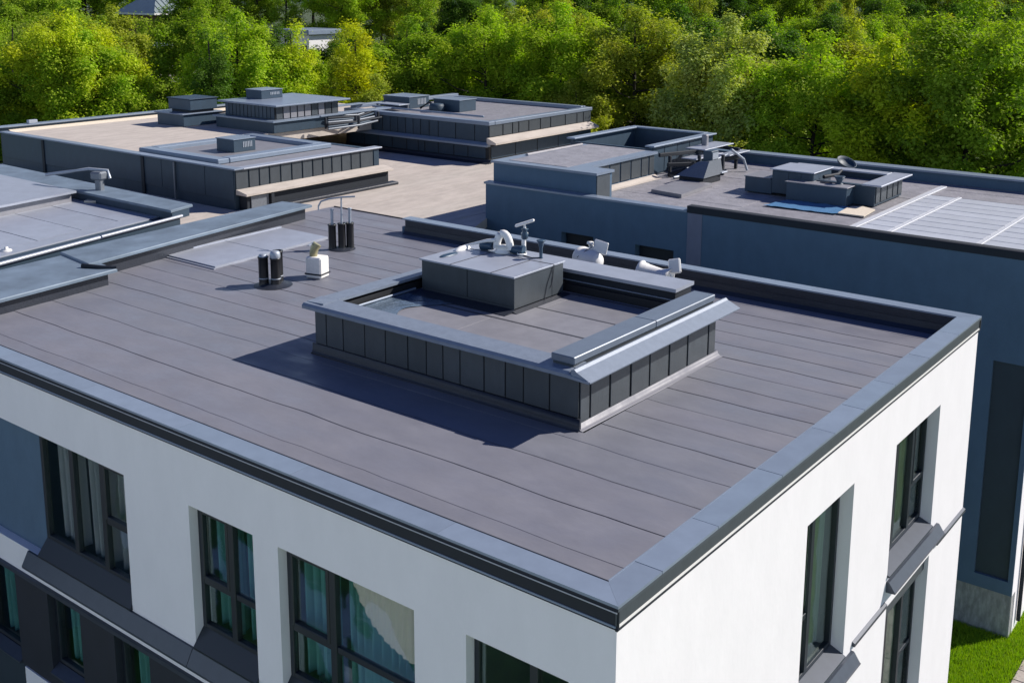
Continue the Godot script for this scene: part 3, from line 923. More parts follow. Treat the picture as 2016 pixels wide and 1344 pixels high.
	for i in 4:
		for j in zs[i].size() - 1:
			one_box("floor_sheet", Vector3(xs[i] + 0.011, 10.286, zs[i][j] + 0.004), Vector3(xs[i + 1] - 0.011, 10.306 + 0.002 * ((i + j) % 3), zs[i][j + 1] - 0.004), gm[(i + j * 2) % 3], e, 0.001)
	for x in [6.02, 6.98, 8.10]:
		one_box("seal", Vector3(x - 0.022, 10.286, -8.7), Vector3(x + 0.022, 10.313, -3.87), M.seam, e, 0.0)
	# glossy bluish plastic sheet crumpled in the left corner
	st = begin()
	st.set_smooth_group(1)
	var nz := FastNoiseLite.new()
	nz.seed = 12
	nz.frequency = 1.6
	for i in 14:
		for j in 10:
			var c := []
			for q in [[0, 0], [1, 0], [1, 1], [0, 1]]:
				var u: float = (i + q[0]) / 14.0
				var v: float = (j + q[1]) / 10.0
				var x := lerpf(4.95, 6.42, u)
				var z := lerpf(-8.68, -7.75 - 0.25 * sin(u * 5.0), v)
				c.append(Vector3(x, 10.314 + 0.05 * absf(nz.get_noise_2d(x, z * 1.4)) * sin(PI * u) , z))
			facing(st, c[0], c[1], c[2], c[3], Vector3.UP)
	put("plastic_sheet", st, M.foil, e)

func cabinet() -> void:
	var e := thing("cabinet", "dark grey metal box with a pale sheet lid standing inside the roof enclosure", "cabinet", Vector3(7.2, 10.3, -7.4))
	one_box("body", Vector3(6.5, 10.33, -8.53), Vector3(7.96, 10.92, -6.35), M.dark, e, 0.004)
	for q in [[-8.54, -7.43], [-7.415, -6.345]]:
		one_box("panel", Vector3(6.478, 10.40, q[0]), Vector3(6.5, 10.925, q[1]), M.panel_2, e, 0.004)
	for q in [[6.48, 7.62], [7.628, 7.975]]:
		one_box("panel", Vector3(q[0], 10.36, -6.35), Vector3(q[1], 10.925, -6.33), M.panel_sun, e, 0.004)
	one_box("base_strip", Vector3(6.485, 10.31, -8.54), Vector3(6.505, 10.395, -6.34), M.panel_1, e, 0.004)
	for q in [[-8.58, -7.815], [-7.805, -6.845], [-6.835, -6.31]]:
		one_box("lid_sheet", Vector3(6.45, 10.926, q[0]), Vector3(7.64, 10.955, q[1]), M.sheet_metal_2, e, 0.002)
	one_box("lid_sheet", Vector3(7.65, 10.926, -8.58), Vector3(8.01, 10.957, -6.31), M.sheet_metal_1, e, 0.002)
	for q in [[6.452, -7.822, 7.64, -7.798], [6.452, -6.852, 7.64, -6.828], [7.633, -8.57, 7.657, -6.312]]:
		one_box("seal", Vector3(q[0], 10.94, q[1]), Vector3(q[2], 10.960, q[3]), M.seam, e, 0.0)
	var st := begin()
	tube(st, [Vector3(7.64, 10.95, -6.31), Vector3(7.60, 10.86, -6.316), Vector3(7.46, 10.62, -6.318), Vector3(7.38, 10.36, -6.318), Vector3(7.37, 10.31, -6.30)], 0.007, 0.007, 6)
	tube(st, [Vector3(7.66, 10.95, -6.31), Vector3(7.65, 10.82, -6.316), Vector3(7.61, 10.60, -6.318), Vector3(7.55, 10.53, -6.316)], 0.007, 0.007, 6)
	put("cable", st, M.seam, e)
	# dark felt apron round its foot
	st = begin()
	sweep(st, [Vector2(0.0, 0.05), Vector2(0.06, 0.04), Vector2(0.3, 0.014), Vector2(0.3, 0.004), Vector2(0.0, 0.004)], Vector3(6.48, 10.306, -8.6), Vector3(6.48, 10.306, -6.3), Vector3(-1, 0, 0))
	sweep(st, [Vector2(0.0, 0.04), Vector2(0.04, 0.03), Vector2(0.12, 0.012), Vector2(0.12, 0.004), Vector2(0.0, 0.004)], Vector3(6.4, 10.305, -6.33), Vector3(8.05, 10.305, -6.33), Vector3(0, 0, 1))
	put("skirt", st, M.skirt, e)

# ------------------------------------------------------------------ fittings on the near roof
func pipe_shape(at: Vector3, r: float, h: float) -> SurfaceTool:
	var st := begin()
	lathe(st, Transform3D(Basis(), at), [Vector2(r * 1.25, 0), Vector2(r * 1.1, 0.03), Vector2(r, 0.09), Vector2(r, h - 0.03), Vector2(r * 1.12, h - 0.025), Vector2(r * 1.12, h), Vector2(r * 0.82, h), Vector2(r * 0.82, h - 0.12), Vector2(0, h - 0.12)], 18)
	return st

func fittings() -> void:
	var t := thing("vent_pipes", "cluster of three stubby black vent pipes strapped together with grey caps", "vent pipe", Vector3(6.65, ROOF, -13.1))
	for p in [[6.52, -13.22, 0.66], [6.66, -12.99, 0.64], [6.86, -13.14, 0.74]]:
		put("pipe", pipe_shape(Vector3(p[0], ROOF, p[1]), 0.105, p[2]), M.black_pipe, t)
	var st := begin()
	lathe(st, Transform3D(Basis(), Vector3(6.66, ROOF + 0.62, -12.99)), [Vector2(0.10, 0), Vector2(0.115, 0.05), Vector2(0.11, 0.13), Vector2(0.085, 0.165), Vector2(0, 0.17)], 16)
	put("cap", st, M.galvanised, t)
	st = begin()
	lathe(st, Transform3D(Basis(), Vector3(6.52, ROOF + 0.64, -13.22)), [Vector2(0.10, 0), Vector2(0.09, 0.06), Vector2(0, 0.075)], 16)
	put("cap", st, M.galvanised, t)
	for p in [[6.52, -13.22], [6.66, -12.99], [6.86, -13.14]]:
		st = begin()
		lathe(st, Transform3D(Basis(), Vector3(p[0], ROOF + 0.17, p[1])), [Vector2(0.108, 0), Vector2(0.112, 0.004), Vector2(0.112, 0.02), Vector2(0.108, 0.024)], 18)
		put("strap", st, M.galvanised, t)
	st = begin()
	lathe(st, Transform3D(Basis(), Vector3(6.68, ROOF, -13.11)), [Vector2(0.42, 0.012), Vector2(0.3, 0.03), Vector2(0.26, 0.06), Vector2(0.2, 0.07), Vector2(0, 0.07)], 20)
	put("collar", st, M.skirt, t)

	t = thing("vent_pipes", "three tall black vent pipes in a row with thin galvanised rods rising from them", "vent pipe", Vector3(9.95, ROOF, -14.5))
	var k := 0
	for p in [[9.78, -14.56, 0.64], [9.95, -14.40, 0.66], [10.13, -14.30, 0.66]]:
		put("pipe", pipe_shape(Vector3(p[0], ROOF, p[1]), 0.095, p[2]), M.black_pipe, t)
		st = begin()
		var top: float = [1.02, 1.3, 1.02][k]
		tube(st, [Vector3(p[0], ROOF + 0.5, p[1]), Vector3(p[0] + 0.01, ROOF + top, p[1])], 0.036 if k != 1 else 0.03, 0.036 if k != 1 else 0.018, 10)
		if k != 1:
			lathe(st, Transform3D(Basis(), Vector3(p[0] + 0.01, ROOF + top, p[1])), [Vector2(0.05, -0.02), Vector2(0.055, 0.0), Vector2(0.0, 0.006)], 12)
		put("rod", st, M.galvanised, t)
		k += 1
	st = begin()
	tube(st, [Vector3(9.62, ROOF + 1.08, -14.85), Vector3(9.66, ROOF + 1.2, -14.8), Vector3(9.78, ROOF + 1.26, -14.66), Vector3(9.96, ROOF + 1.31, -14.4), Vector3(10.16, ROOF + 1.33, -14.12)], 0.022, 0.022, 8)
	tube(st, [Vector3(9.62, ROOF + 1.08, -14.85), Vector3(9.62, ROOF + 0.98, -14.85)], 0.02, 0.02, 8)
	put("bracket", st, M.galvanised, t)
	st = begin()
	lathe(st, Transform3D(Basis(), Vector3(9.96, ROOF, -14.42)), [Vector2(0.34, 0.012), Vector2(0.27, 0.03), Vector2(0.2, 0.05), Vector2(0, 0.06)], 20)
	put("collar", st, M.skirt, t)

	t = thing("chimney", "small white rendered chimney block with a bent brass coloured cowl", "chimney", Vector3(7.72, ROOF, -12.9))
	var xf := Transform3D(Basis(Vector3.UP, 0.25), Vector3(7.74, ROOF + 0.25, -12.86))
	st = begin()
	obox(st, xf, Vector3(0.36, 0.48, 0.40), 0.03)
	put("block", st, M.white_render, t)
	st = begin()
	obox(st, Transform3D(xf.basis, Vector3(7.74, ROOF + 0.11, -12.86)), Vector3(0.40, 0.035, 0.44), 0.012)
	put("band", st, M.fascia, t)
	st = begin()
	tube(st, [Vector3(7.70, ROOF + 0.44, -12.93), Vector3(7.70, ROOF + 0.56, -12.93), Vector3(7.72, ROOF + 0.66, -12.91), Vector3(7.77, ROOF + 0.76, -12.87)], 0.085, 0.10, 12)
	put("cowl", st, M.brass, t)
	st = begin()
	obox(st, Transform3D(Basis(Vector3.UP, 0.5), Vector3(7.66, ROOF + 0.775, -12.95)), Vector3(0.40, 0.012, 0.06), 0.003)
	put("vane", st, M.galvanised, t)

	# equipment on and behind the cabinet
	t = thing("fan_ventilator", "white arched ventilator with a small triangular opening on a blue tray", "ventilator", Vector3(7.78, 10.957, -7.6))
	st = begin()
	var arch := []
	for i in 15:
		var a := PI * i / 14.0
		arch.append(Vector3(7.80 - cos(a) * 0.02, 11.03 + sin(a) * 0.30, -7.62 - cos(a) * 0.15))
	tube(st, arch, 0.075, 0.075, 12)
	put("hood", st, M.white_metal, t)
	st = begin()
	lathe(st, Transform3D(Basis(), Vector3(7.78, 10.958, -7.62)), [Vector2(0.0, 0.0), Vector2(0.16, 0.0), Vector2(0.17, 0.03), Vector2(0.12, 0.07), Vector2(0.11, 0.10), Vector2(0.15, 0.13), Vector2(0.0, 0.16)], 20)
	put("base", st, M.white_metal, t)
	st = begin()
	tube(st, [Vector3(7.74, 11.04, -8.10), Vector3(7.74, 11.06, -7.84)], 0.10, 0.075, 10)
	tube(st, [Vector3(7.84, 11.04, -7.46), Vector3(7.88, 11.04, -7.18)], 0.075, 0.10, 10)
	put("tray", st, M.blue_paint, t)
	st = begin()
	tube(st, [Vector3(7.72, 11.20, -7.74), Vector3(7.70, 11.16, -7.95), Vector3(7.66, 11.08, -8.2), Vector3(7.60, 11.0, -8.45)], 0.04, 0.02, 8)
	put("duct", st, M.white_metal, t)

	t = thing("spare_sheet", "pale blue lens shaped cover at the back left of the cabinet lid", "cover", Vector3(7.2, 10.957, -8.35))
	st = begin()
	lathe(st, Transform3D(Basis(Vector3.UP, 0.3).scaled(Vector3(1.7, 1.0, 0.55)), Vector3(6.98, 10.957, -8.30)), [Vector2(0.0, 0.03), Vector2(0.08, 0.028), Vector2(0.14, 0.016), Vector2(0.15, 0.0)], 20)
	put("cover", st, M.blue_paint, t)
	st = begin()
	lathe(st, Transform3D(Basis(Vector3.UP, 0.3).scaled(Vector3(1.9, 1.0, 0.7)), Vector3(7.5, 10.957, -8.40)), [Vector2(0.0, 0.07), Vector2(0.05, 0.065), Vector2(0.11, 0.03), Vector2(0.12, 0.0)], 20)
	put("lens_housing", st, M.white_metal, t)

	t = thing("post", "short white post with a dark blue head and a coil of cable at its foot", "post", Vector3(7.93, 10.957, -7.22))
	one_box("shaft", Vector3(7.90, 10.957, -7.27), Vector3(7.97, 11.26, -7.19), M.white_metal, t, 0.015)
	st = begin()
	lathe(st, Transform3D(Basis(), Vector3(7.95, 11.25, -7.22)), [Vector2(0.045, 0.0), Vector2(0.065, 0.02), Vector2(0.07, 0.10), Vector2(0.05, 0.13), Vector2(0.05, 0.17), Vector2(0.075, 0.20), Vector2(0.0, 0.21)], 14)
	put("head", st, M.blue_paint, t)
	st = begin()
	var coil := []
	for i in 24:
		coil.append(Vector3(7.84 + 0.09 * cos(i * 0.6), 10.975 + 0.004 * i * 0.3, -7.20 + 0.08 * sin(i * 0.6)))
	tube(st, coil, 0.014, 0.014, 6)
	put("cable", st, M.white_metal, t)

	t = thing("post", "dark blue post with a funnel shaped head at the right of the cabinet lid", "post", Vector3(7.88, 10.957, -6.78))
	st = begin()
	lathe(st, Transform3D(Basis(), Vector3(7.88, 10.957, -6.78)), [Vector2(0.045, 0.0), Vector2(0.03, 0.03), Vector2(0.034, 0.20), Vector2(0.05, 0.25), Vector2(0.055, 0.30), Vector2(0.09, 0.34), Vector2(0.085, 0.35), Vector2(0.0, 0.33)], 12)
	put("shaft", st, M.blue_paint, t)
	st = begin()
	tube(st, [Vector3(7.86, 10.97, -6.80), Vector3(7.74, 10.972, -6.9), Vector3(7.80, 10.972, -7.1), Vector3(7.85, 10.972, -7.2)], 0.012, 0.012, 6)
	put("cable", st, M.seam, t)

	t = thing("floodlight", "slim white tilted bar light on a small post behind the cabinet", "light fitting", Vector3(9.0, ROOF, -8.0))
	st = begin()
	tube(st, [Vector3(9.0, ROOF, -8.02), Vector3(9.0, 11.05, -8.02)], 0.035, 0.03, 10)
	put("post", st, M.fascia, t)
	st = begin()
	lathe(st, Transform3D(Basis(), Vector3(9.0, 11.02, -8.02)), [Vector2(0.0, -0.03), Vector2(0.07, -0.02), Vector2(0.075, 0.05), Vector2(0.05, 0.08), Vector2(0.03, 0.14), Vector2(0.02, 0.25)], 12)
	put("joint", st, M.white_metal, t)
	st = begin()
	obox(st, Transform3D(Basis(Vector3(0.52, 0.32, 0.79).normalized(), Vector3.UP, Vector3(0.52, 0.32, 0.79).normalized().cross(Vector3.UP)).orthonormalized(), Vector3(9.0, 11.28, -8.02)), Vector3(0.42, 0.055, 0.10), 0.02)
	put("lamp_bar", st, M.white_metal, t)

	duct("ventilation_cowl", "white plastic ventilation cowl with a raised flap and a looped cable, nearest the cabinet", Vector3(10.5, ROOF, -7.45), -0.35, true)
	duct("ventilation_cowl", "white barrel shaped ventilation cowl lying tilted with an open end, right of the other", Vector3(10.32, ROOF, -5.72), 0.1, false)

func duct(called: String, label: String, at: Vector3, turn: float, flap: bool) -> void:
	var t := thing(called, label, "ventilation cowl", at)
	var b := Basis(Vector3.UP, turn)
	var st := begin()
	lathe(st, Transform3D(b, at), [Vector2(0.3, 0.0), Vector2(0.3, 0.05), Vector2(0.22, 0.08), Vector2(0.2, 0.75)], 16)
	put("stand", st, M.galvanised, t)
	# the barrel lies along z of its own axes
	var lying := b * Basis(Vector3.RIGHT, PI / 2 + (0.0 if flap else 0.18))
	st = begin()
	if flap:
		lathe(st, Transform3D(lying.scaled(Vector3(1, 1, 1)), at + Vector3(0, 0.72, 0) + lying * Vector3(0, -0.34, 0)), [Vector2(0.0, 0.0), Vector2(0.17, 0.0), Vector2(0.22, 0.04), Vector2(0.235, 0.10), Vector2(0.225, 0.11), Vector2(0.225, 0.5), Vector2(0.19, 0.62), Vector2(0.12, 0.69), Vector2(0.0, 0.71)], 20)
	else:
		lathe(st, Transform3D(lying, at + Vector3(0, 0.70, 0) + lying * Vector3(0, -0.36, 0)), [Vector2(0.0, 0.03), Vector2(0.12, 0.03), Vector2(0.20, 0.0), Vector2(0.21, 0.05), Vector2(0.18, 0.08), Vector2(0.18, 0.16), Vector2(0.172, 0.17), Vector2(0.17, 0.48), Vector2(0.2, 0.56), Vector2(0.25, 0.68), Vector2(0.235, 0.68), Vector2(0.15, 0.5), Vector2(0.0, 0.5)], 20)
	put("barrel", st, M.white_metal, t)
	if flap:
		st = begin()
		obox(st, Transform3D(b * Basis(Vector3.FORWARD, 0.25), at + b * Vector3(0.10, 1.03, 0.28)), Vector3(0.05, 0.27, 0.46), 0.02)
		put("flap", st, M.white_metal, t)
		st = begin()
		tube(st, [at + b * Vector3(0.08, 0.93, 0.02), at + b * Vector3(0.05, 1.06, -0.02)], 0.05, 0.05, 12)
		lathe(st, Transform3D(b, at + b * Vector3(0.05, 1.05, -0.02)), [Vector2(0.075, 0.0), Vector2(0.07, 0.04), Vector2(0.0, 0.05)], 12)
		put("knob", st, M.white_metal, t)
		st = begin()
		tube(st, [at + b * Vector3(-0.12, 0.62, -0.22), at + b * Vector3(-0.22, 0.78, -0.1), at + b * Vector3(-0.1, 0.93, 0.03), at + b * Vector3(0.0, 1.0, 0.10), at + b * Vector3(-0.03, 1.08, 0.08)], 0.009, 0.009, 6)
		put("cable", st, M.seam, t)
		st = begin()
		tube(st, [at + b * Vector3(-0.05, 0.58, 0.25), at + b * Vector3(-0.05, 0.50, 0.42), at + b * Vector3(-0.03, 0.47, 0.62)], 0.07, 0.04, 10)
		put("spout", st, M.white_metal, t)
	else:
		st = begin()
		obox(st, Transform3D(b * Basis(Vector3.FORWARD, 0.3) * Basis(Vector3.RIGHT, -0.25), at + b * Vector3(0.05, 0.93, 0.40)), Vector3(0.07, 0.30, 0.26), 0.025)
		put("flap", st, M.white_metal, t)
		st = begin()
		tube(st, [at + b * Vector3(-0.1, 0.80, 0.36), at + b * Vector3(-0.1, 0.55, 0.52), at + b * Vector3(-0.05, 0.42, 0.60)], 0.02, 0.02, 8)
		put("strut", st, M.white_metal, t)

# ------------------------------------------------------------------ the dark blue building on the right
func blue_building() -> void:
	var b := thing("blue_building", "dark blue rendered building on the right, behind the white one, on a concrete plinth", "building")
	var st := begin()
	wall(st, "x", 18.80, 1.0, -17.05, -0.3, 1.25, 9.76, 0.35, [[-14.04, -12.85, 7.9, 8.56], [-11.38, -10.08, 7.9, 8.55], [-1.22, -0.42, 1.6, 7.17]])
	wall(st, "x", 29.6, -1.0, -18.2, -0.66, 0.0, 9.9, 0.35, [])
	wall(st, "z", -17.05, 1.0, 19.15, 29.25, 0.0, 9.76, 0.35, [])
	put("wall", st, M.blue_wall, b)
	st = begin()
	wall(st, "z", -0.3, -1.0, 19.152, 29.6, 0.0, 9.8, 0.35, [])
	box(st, Vector3(18.83, 1.25, -0.302), Vector3(19.152, 9.8, -0.2985))
	put("wall", st, M.white_wall, b, "white end wall")
	one_box("plinth", Vector3(18.86, -0.1, -17.0), Vector3(19.1, 1.248, -0.31), M.concrete, b, 0.01)
	one_box("recess_panel", Vector3(18.88, 1.58, -1.24), Vector3(18.98, 7.2, -0.4), M.blue_recess, b, 0.0)
	for h in [[-14.04, -12.85, 7.9, 8.56], [-11.38, -10.08, 7.9, 8.55]]:
		var op := one_box("window", Vector3(19.06, h[2], h[0] + 0.002), Vector3(19.14, h[3], h[1] - 0.002), M.frame, b, 0.01)
		one_box("pane", Vector3(19.04, h[2] + 0.06, h[0] + 0.08), Vector3(19.057, h[3] - 0.06, h[1] - 0.08), M.dark, op, 0.0)
	st = begin()
	tube(st, [Vector3(19.5, 9.6, -0.24), Vector3(19.5, 0.3, -0.24)], 0.05, 0.05, 10)
	put("downpipe", st, M.fascia, b)
	one_box("pilaster", Vector3(18.785, 1.3, -9.66), Vector3(18.80, 9.72, -9.2), M.lilac_strip, b, 0.002)
	# rooms
	one_box("partition", Vector3(20.4, 1.0, -17.0), Vector3(20.5, 9.3, -0.7), M.room, b, 0.0)
	# roof
	st = begin()
	box(st, Vector3(18.9, 9.3, -17.0), Vector3(29.4, 9.548, -0.66))
	put("roof", st, M.membrane_far, b)
	# lapped sheets on the open part of the roof
	var r := RandomNumberGenerator.new()
	r.seed = 21
	for i in 9:
		var x0 := 19.02 + 1.12 * i
		for q in [[-13.9, -9.2], [-9.19, -5.7], [-5.69, -0.7]]:
			if i > 1 and i < 7 and q[0] > -5.7:
				continue
			one_box("roof_sheet", Vector3(x0, 9.549, q[0]), Vector3(x0 + 1.11, 9.554 + r.randf() * 0.008, q[1]), [M.membrane_far, M.membrane_far_1, M.membrane_far_2][r.randi() % 3], b, 0.003)
	# copings
	st = begin()
	sweep(st, [Vector2(0.04, -0.06), Vector2(0.04, 0.0), Vector2(-0.24, 0.02), Vector2(-0.24, -0.06)], Vector3(18.80, 9.79, -17.1), Vector3(18.80, 9.79, -9.68), Vector3(-1, 0, 0))
	put("coping", st, M.coping_2, b)
	st = begin()
	sweep(st, [Vector2(0.0, 0.0), Vector2(0.022, -0.012), Vector2(0.03, -0.03), Vector2(0.022, -0.035), Vector2(0.022, -0.20), Vector2(-0.24, -0.20), Vector2(-0.24, 0.0)], Vector3(18.80, 9.925, -9.68), Vector3(18.80, 9.925, -0.27), Vector3(-1, 0, 0))
	put("coping", st, M.fascia, b)
	st = begin()
	sweep(st, [Vector2(0.03, -0.30), Vector2(0.03, 0.0), Vector2(-0.55, 0.0), Vector2(-0.55, -0.06), Vector2(-0.2, -0.08), Vector2(-0.2, -0.42), Vector2(-0.05, -0.42)], Vector3(29.62, 9.96, -13.0), Vector3(29.62, 9.96, -0.3), Vector3(1, 0, 0))
	put("coping", st, M.coping, b)
	st = begin()
	box(st, Vector3(29.02, 9.54, -18.0), Vector3(29.6, 9.80, -13.01), 0.02)
	put("coping", st, M.coping_1, b)
	# pale metal sheets laid in bays, dark battens between, strips between the bays
	var xs := [20.42, 21.1, 21.78, 22.46, 23.14, 23.82, 24.5, 25.18, 25.86, 26.6]
	var bays := [[-5.36, -4.58], [-4.42, -2.28], [-2.12, -0.72]]
	for i in xs.size() - 1:
		for q in bays:
			one_box("metal_sheet", Vector3(xs[i] + 0.022, 9.57, q[0]), Vector3(xs[i + 1] - 0.022, 9.598 + 0.004 * r.randf(), q[1]), [M.bright_sheet, M.bright_sheet_1][r.randi() % 2], b, 0.003)
	for q in [[-5.6, -5.40, 20.4, 28.4], [-4.56, -4.44, 20.1, 26.7], [-2.26, -2.14, 20.1, 26.7]]:
		one_box("cover_strip", Vector3(q[2], 9.565, q[0]), Vector3(q[3], 9.615, q[1]), M.white_strip, b, 0.008)
	# raised block at the left end
	st = begin()
	prism(st, PackedVector2Array([Vector2(19.12, -16.98), Vector2(19.12, -13.0), Vector2(20.0, -13.0), Vector2(20.0, -13.92), Vector2(24.1, -13.92), Vector2(24.1, -16.98)]), 9.56, 10.38)
	put("raised_block", st, M.blue_wall, b)
	panel_row(b, "z", -13.92, -1.0, [20.02, 20.62, 21.25, 21.9, 22.55, 23.2, 23.7, 24.08], 9.72, 10.375, 0.07, [M.panel, M.panel_1], 31, 0.03)
	one_box("panel", Vector3(19.14, 9.62, -12.998), Vector3(19.86, 10.36, -12.975), M.panel, b, 0.004)
	st = begin()
	prism(st, PackedVector2Array([Vector2(19.06, -17.05), Vector2(19.06, -12.94), Vector2(20.05, -12.94), Vector2(20.05, -13.82), Vector2(24.15, -13.82), Vector2(24.15, -17.05)]), 10.385, 10.46)
	put("coping", st, M.coping_1, b)
	st = begin()
	prism(st, PackedVector2Array([Vector2(19.45, -16.6), Vector2(19.45, -14.3), Vector2(24.1, -14.3), Vector2(24.1, -16.6)]), 10.46, 10.472)
	put("roof_sheet", st, M.membrane_far, b)
	st = begin()
	sweep(st, [Vector2(0, 0.12), Vector2(0.05, 0.10), Vector2(0.16, 0.02), Vector2(0.3, 0.006), Vector2(0, 0.0)], Vector3(20.0, 9.562, -13.89), Vector3(24.1, 9.562, -13.89), Vector3(0, 0, 1))
	put("skirt", st, M.beige, b)
	st = begin()
	tube(st, [Vector3(20.6, 10.47, -16.75), Vector3(23.8, 10.49, -16.72)], 0.07, 0.05, 8)
	put("edge_roll", st, M.membrane_far, b)
	# open-topped enclosure behind it
	st = begin()
	wall(st, "z", -14.25, -1.0, 24.5, 28.9, 9.56, 10.52, 0.12, [])
	wall(st, "x", 28.9, -1.0, -17.7, -14.37, 9.56, 10.52, 0.12, [])
	wall(st, "z", -17.7, 1.0, 24.5, 28.78, 9.56, 10.52, 0.12, [])
	wall(st, "x", 24.5, 1.0, -17.58, -14.37, 9.56, 10.45, 0.12, [])
	put("parapet", st, M.panel_far, b)
	for q in [[24.4, -14.5, 29.0, -14.12, 10.525], [28.7, -17.8, 29.06, -14.51, 10.523], [24.4, -17.82, 28.69, -17.45, 10.53]]:
		one_box("coping", Vector3(q[0], q[4], q[1]), Vector3(q[2], q[4] + 0.06, q[3]), M.coping, b, 0.015)
	panel_row(b, "z", -14.25, -1.0, [24.5, 25.3, 26.2, 27.1, 28.0, 28.9], 9.6, 10.5, 0.03, [M.panel_far, M.panel_far_1], 41)

func blue_roof_things() -> void:
	# stepped plant housing
	var t := thing("plant_housing", "stepped dark housing of boxes and a low panelled enclosure on the blue building's roof", "roof housing", Vector3(24.5, 9.56, -8.0))
	one_box("low_box", Vector3(23.55, 9.6, -10.25), Vector3(24.7, 10.08, -9.32), M.panel_far, t, 0.015)
	one_box("tall_box", Vector3(23.5, 9.66, -9.3), Vector3(24.9, 10.40, -7.95), M.panel_far, t, 0.012)
	for q in [[-9.29, -8.75], [-8.74, -8.35], [-8.34, -7.96]]:
		one_box("panel", Vector3(23.475, 9.70, q[0]), Vector3(23.5, 10.36, q[1]), M.panel_far_1, t, 0.005)
	one_box("lid", Vector3(23.42, 10.401, -9.36), Vector3(24.95, 10.435, -7.9), M.sheet_metal_2, t, 0.01)
	one_box("lid", Vector3(23.52, 10.081, -10.28), Vector3(24.7, 10.105, -9.37), M.grey_sheet_1, t, 0.008)
	one_box("near_box", Vector3(23.05, 9.6, -8.62), Vector3(24.0, 10.14, -6.72), M.panel_far, t, 0.012)
	one_box("lid", Vector3(23.0, 10.141, -8.66), Vector3(24.06, 10.168, -6.68), M.grey_sheet, t, 0.008)
	var st := begin()
	wall(st, "x", 23.62, 1.0, -7.9, -6.08, 9.6, 10.2, 0.2, [])
	wall(st, "z", -6.08, -1.0, 23.82, 26.0, 9.6, 10.2, 0.2, [])
	wall(st, "x", 26.0, -1.0, -9.4, -6.28, 9.6, 10.2, 0.2, [])
	wall(st, "z", -9.4, 1.0, 24.9, 25.8, 9.6, 10.2, 0.2, [])
	put("enclosure", st, M.panel_far_2, t)
	panel_row(t, "z", -6.08, -1.0, [23.64, 24.05, 24.6, 25.1, 25.55, 25.98], 9.68, 10.19, 0.09, [M.panel, M.panel_1], 51, 0.03)
	for q in [[23.5, -6.45, 26.25, -5.85, 10.205], [25.7, -9.6, 26.2, -6.46, 10.203], [24.95, -9.62, 25.69, -9.2, 10.206]]:
		one_box("coping", Vector3(q[0], q[4], q[1]), Vector3(q[2], q[4] + 0.05, q[3]), M.sheet_metal_1, t, 0.012)
	one_box("floor", Vector3(24.0, 9.9, -9.2), Vector3(25.8, 10.02, -6.3), M.grey_sheet_2, t, 0.004)
	st = begin()
	lathe(st, Transform3D(Basis(), Vector3(23.55, 10.168, -7.15)), [Vector2(0.13, 0.0), Vector2(0.08, 0.03), Vector2(0.08, 0.08), Vector2(0.17, 0.24), Vector2(0.15, 0.24), Vector2(0.0, 0.12)], 14)
	put("cowl", st, M.panel_far, t)
	st = begin()
	tube(st, [Vector3(23.5, 10.19, -7.35), Vector3(23.38, 10.185, -7.55), Vector3(23.45, 10.185, -7.7)], 0.025, 0.025, 6)
	put("cable", st, M.seam, t)
	st = begin()
	tube(st, [Vector3(24.05, 10.24, -7.85), Vector3(24.6, 10.28, -7.62), Vector3(25.1, 10.34, -7.7)], 0.06, 0.04, 8)
	put("gutter_arm", st, M.fascia, t)
	# dark dish
	t = thing("dish", "dark bowl shaped dish standing behind the stepped housing", "dish", Vector3(26.9, 9.56, -8.3))
	st = begin()
	tube(st, [Vector3(26.9, 9.56, -8.3), Vector3(26.9, 10.2, -8.3)], 0.06, 0.06, 8)
	put("mast", st, M.fascia, t)
	st = begin()
	lathe(st, Transform3D(Basis(Vector3(1, 0, 0.4).normalized(), 0.5), Vector3(26.9, 10.18, -8.3)), [Vector2(0.0, 0.0), Vector2(0.16, 0.02), Vector2(0.30, 0.10), Vector2(0.34, 0.18), Vector2(0.32, 0.18), Vector2(0.27, 0.11), Vector2(0.15, 0.05), Vector2(0.0, 0.04)], 20)
	put("bowl", st, M.panel_far_2, t)
	# tarpaulin and pale mat in front of it
	st = begin()
	var nz := FastNoiseLite.new()
	nz.seed = 9
	nz.frequency = 0.8
	st.set_smooth_group(1)
	for i in 12:
		for j in 18:
			var c := []
			for q in [[0, 0], [1, 0], [1, 1], [0, 1]]:
				var u: float = (i + q[0]) / 12.0
				var v: float = (j + q[1]) / 18.0
				var x := lerpf(21.75, 23.0, u) + 0.10 * v
				var z := lerpf(-8.75 + 0.2 * u, -6.55, v)
				c.append(Vector3(x, 9.60 + 0.03 * absf(nz.get_noise_2d(x, z)) + 0.02 * nz.get_noise_2d(x * 4, z * 4), z))
			facing(st, c[0], c[1], c[2], c[3], Vector3.UP)
	var tp := put("tarpaulin", st, M.tarp)
	tag(tp, "blue tarpaulin spread flat on the roof in front of the stepped housing", "tarpaulin")
	st = begin()
	prism(st, PackedVector2Array([Vector2(21.95, -6.52), Vector2(21.95, -5.75), Vector2(23.1, -5.85), Vector2(23.35, -6.35), Vector2(22.9, -6.6)]), 9.59, 9.625)
	var mt := put("mat", st, M.cream)
	tag(mt, "small cream coloured mat beside the blue tarpaulin", "mat")
	# thin slab lying on the membrane
	st = begin()
	prism(st, PackedVector2Array([Vector2(21.35, -11.3), Vector2(21.55, -12.5), Vector2(23.7, -12.7), Vector2(23.75, -11.5)]), 9.566, 9.68)
	var pl := put("roof_plate", st, M.grey_sheet_1)
	tag(pl, "thin grey plate lying flat on the blue building's roof in front of the metal hood", "plate")
	# extraction hood
	t = thing("extraction_hood", "dented grey metal extraction hood on a dark kerb beside the pipe frame", "extraction hood", Vector3(24.3, 9.56, -12.2))
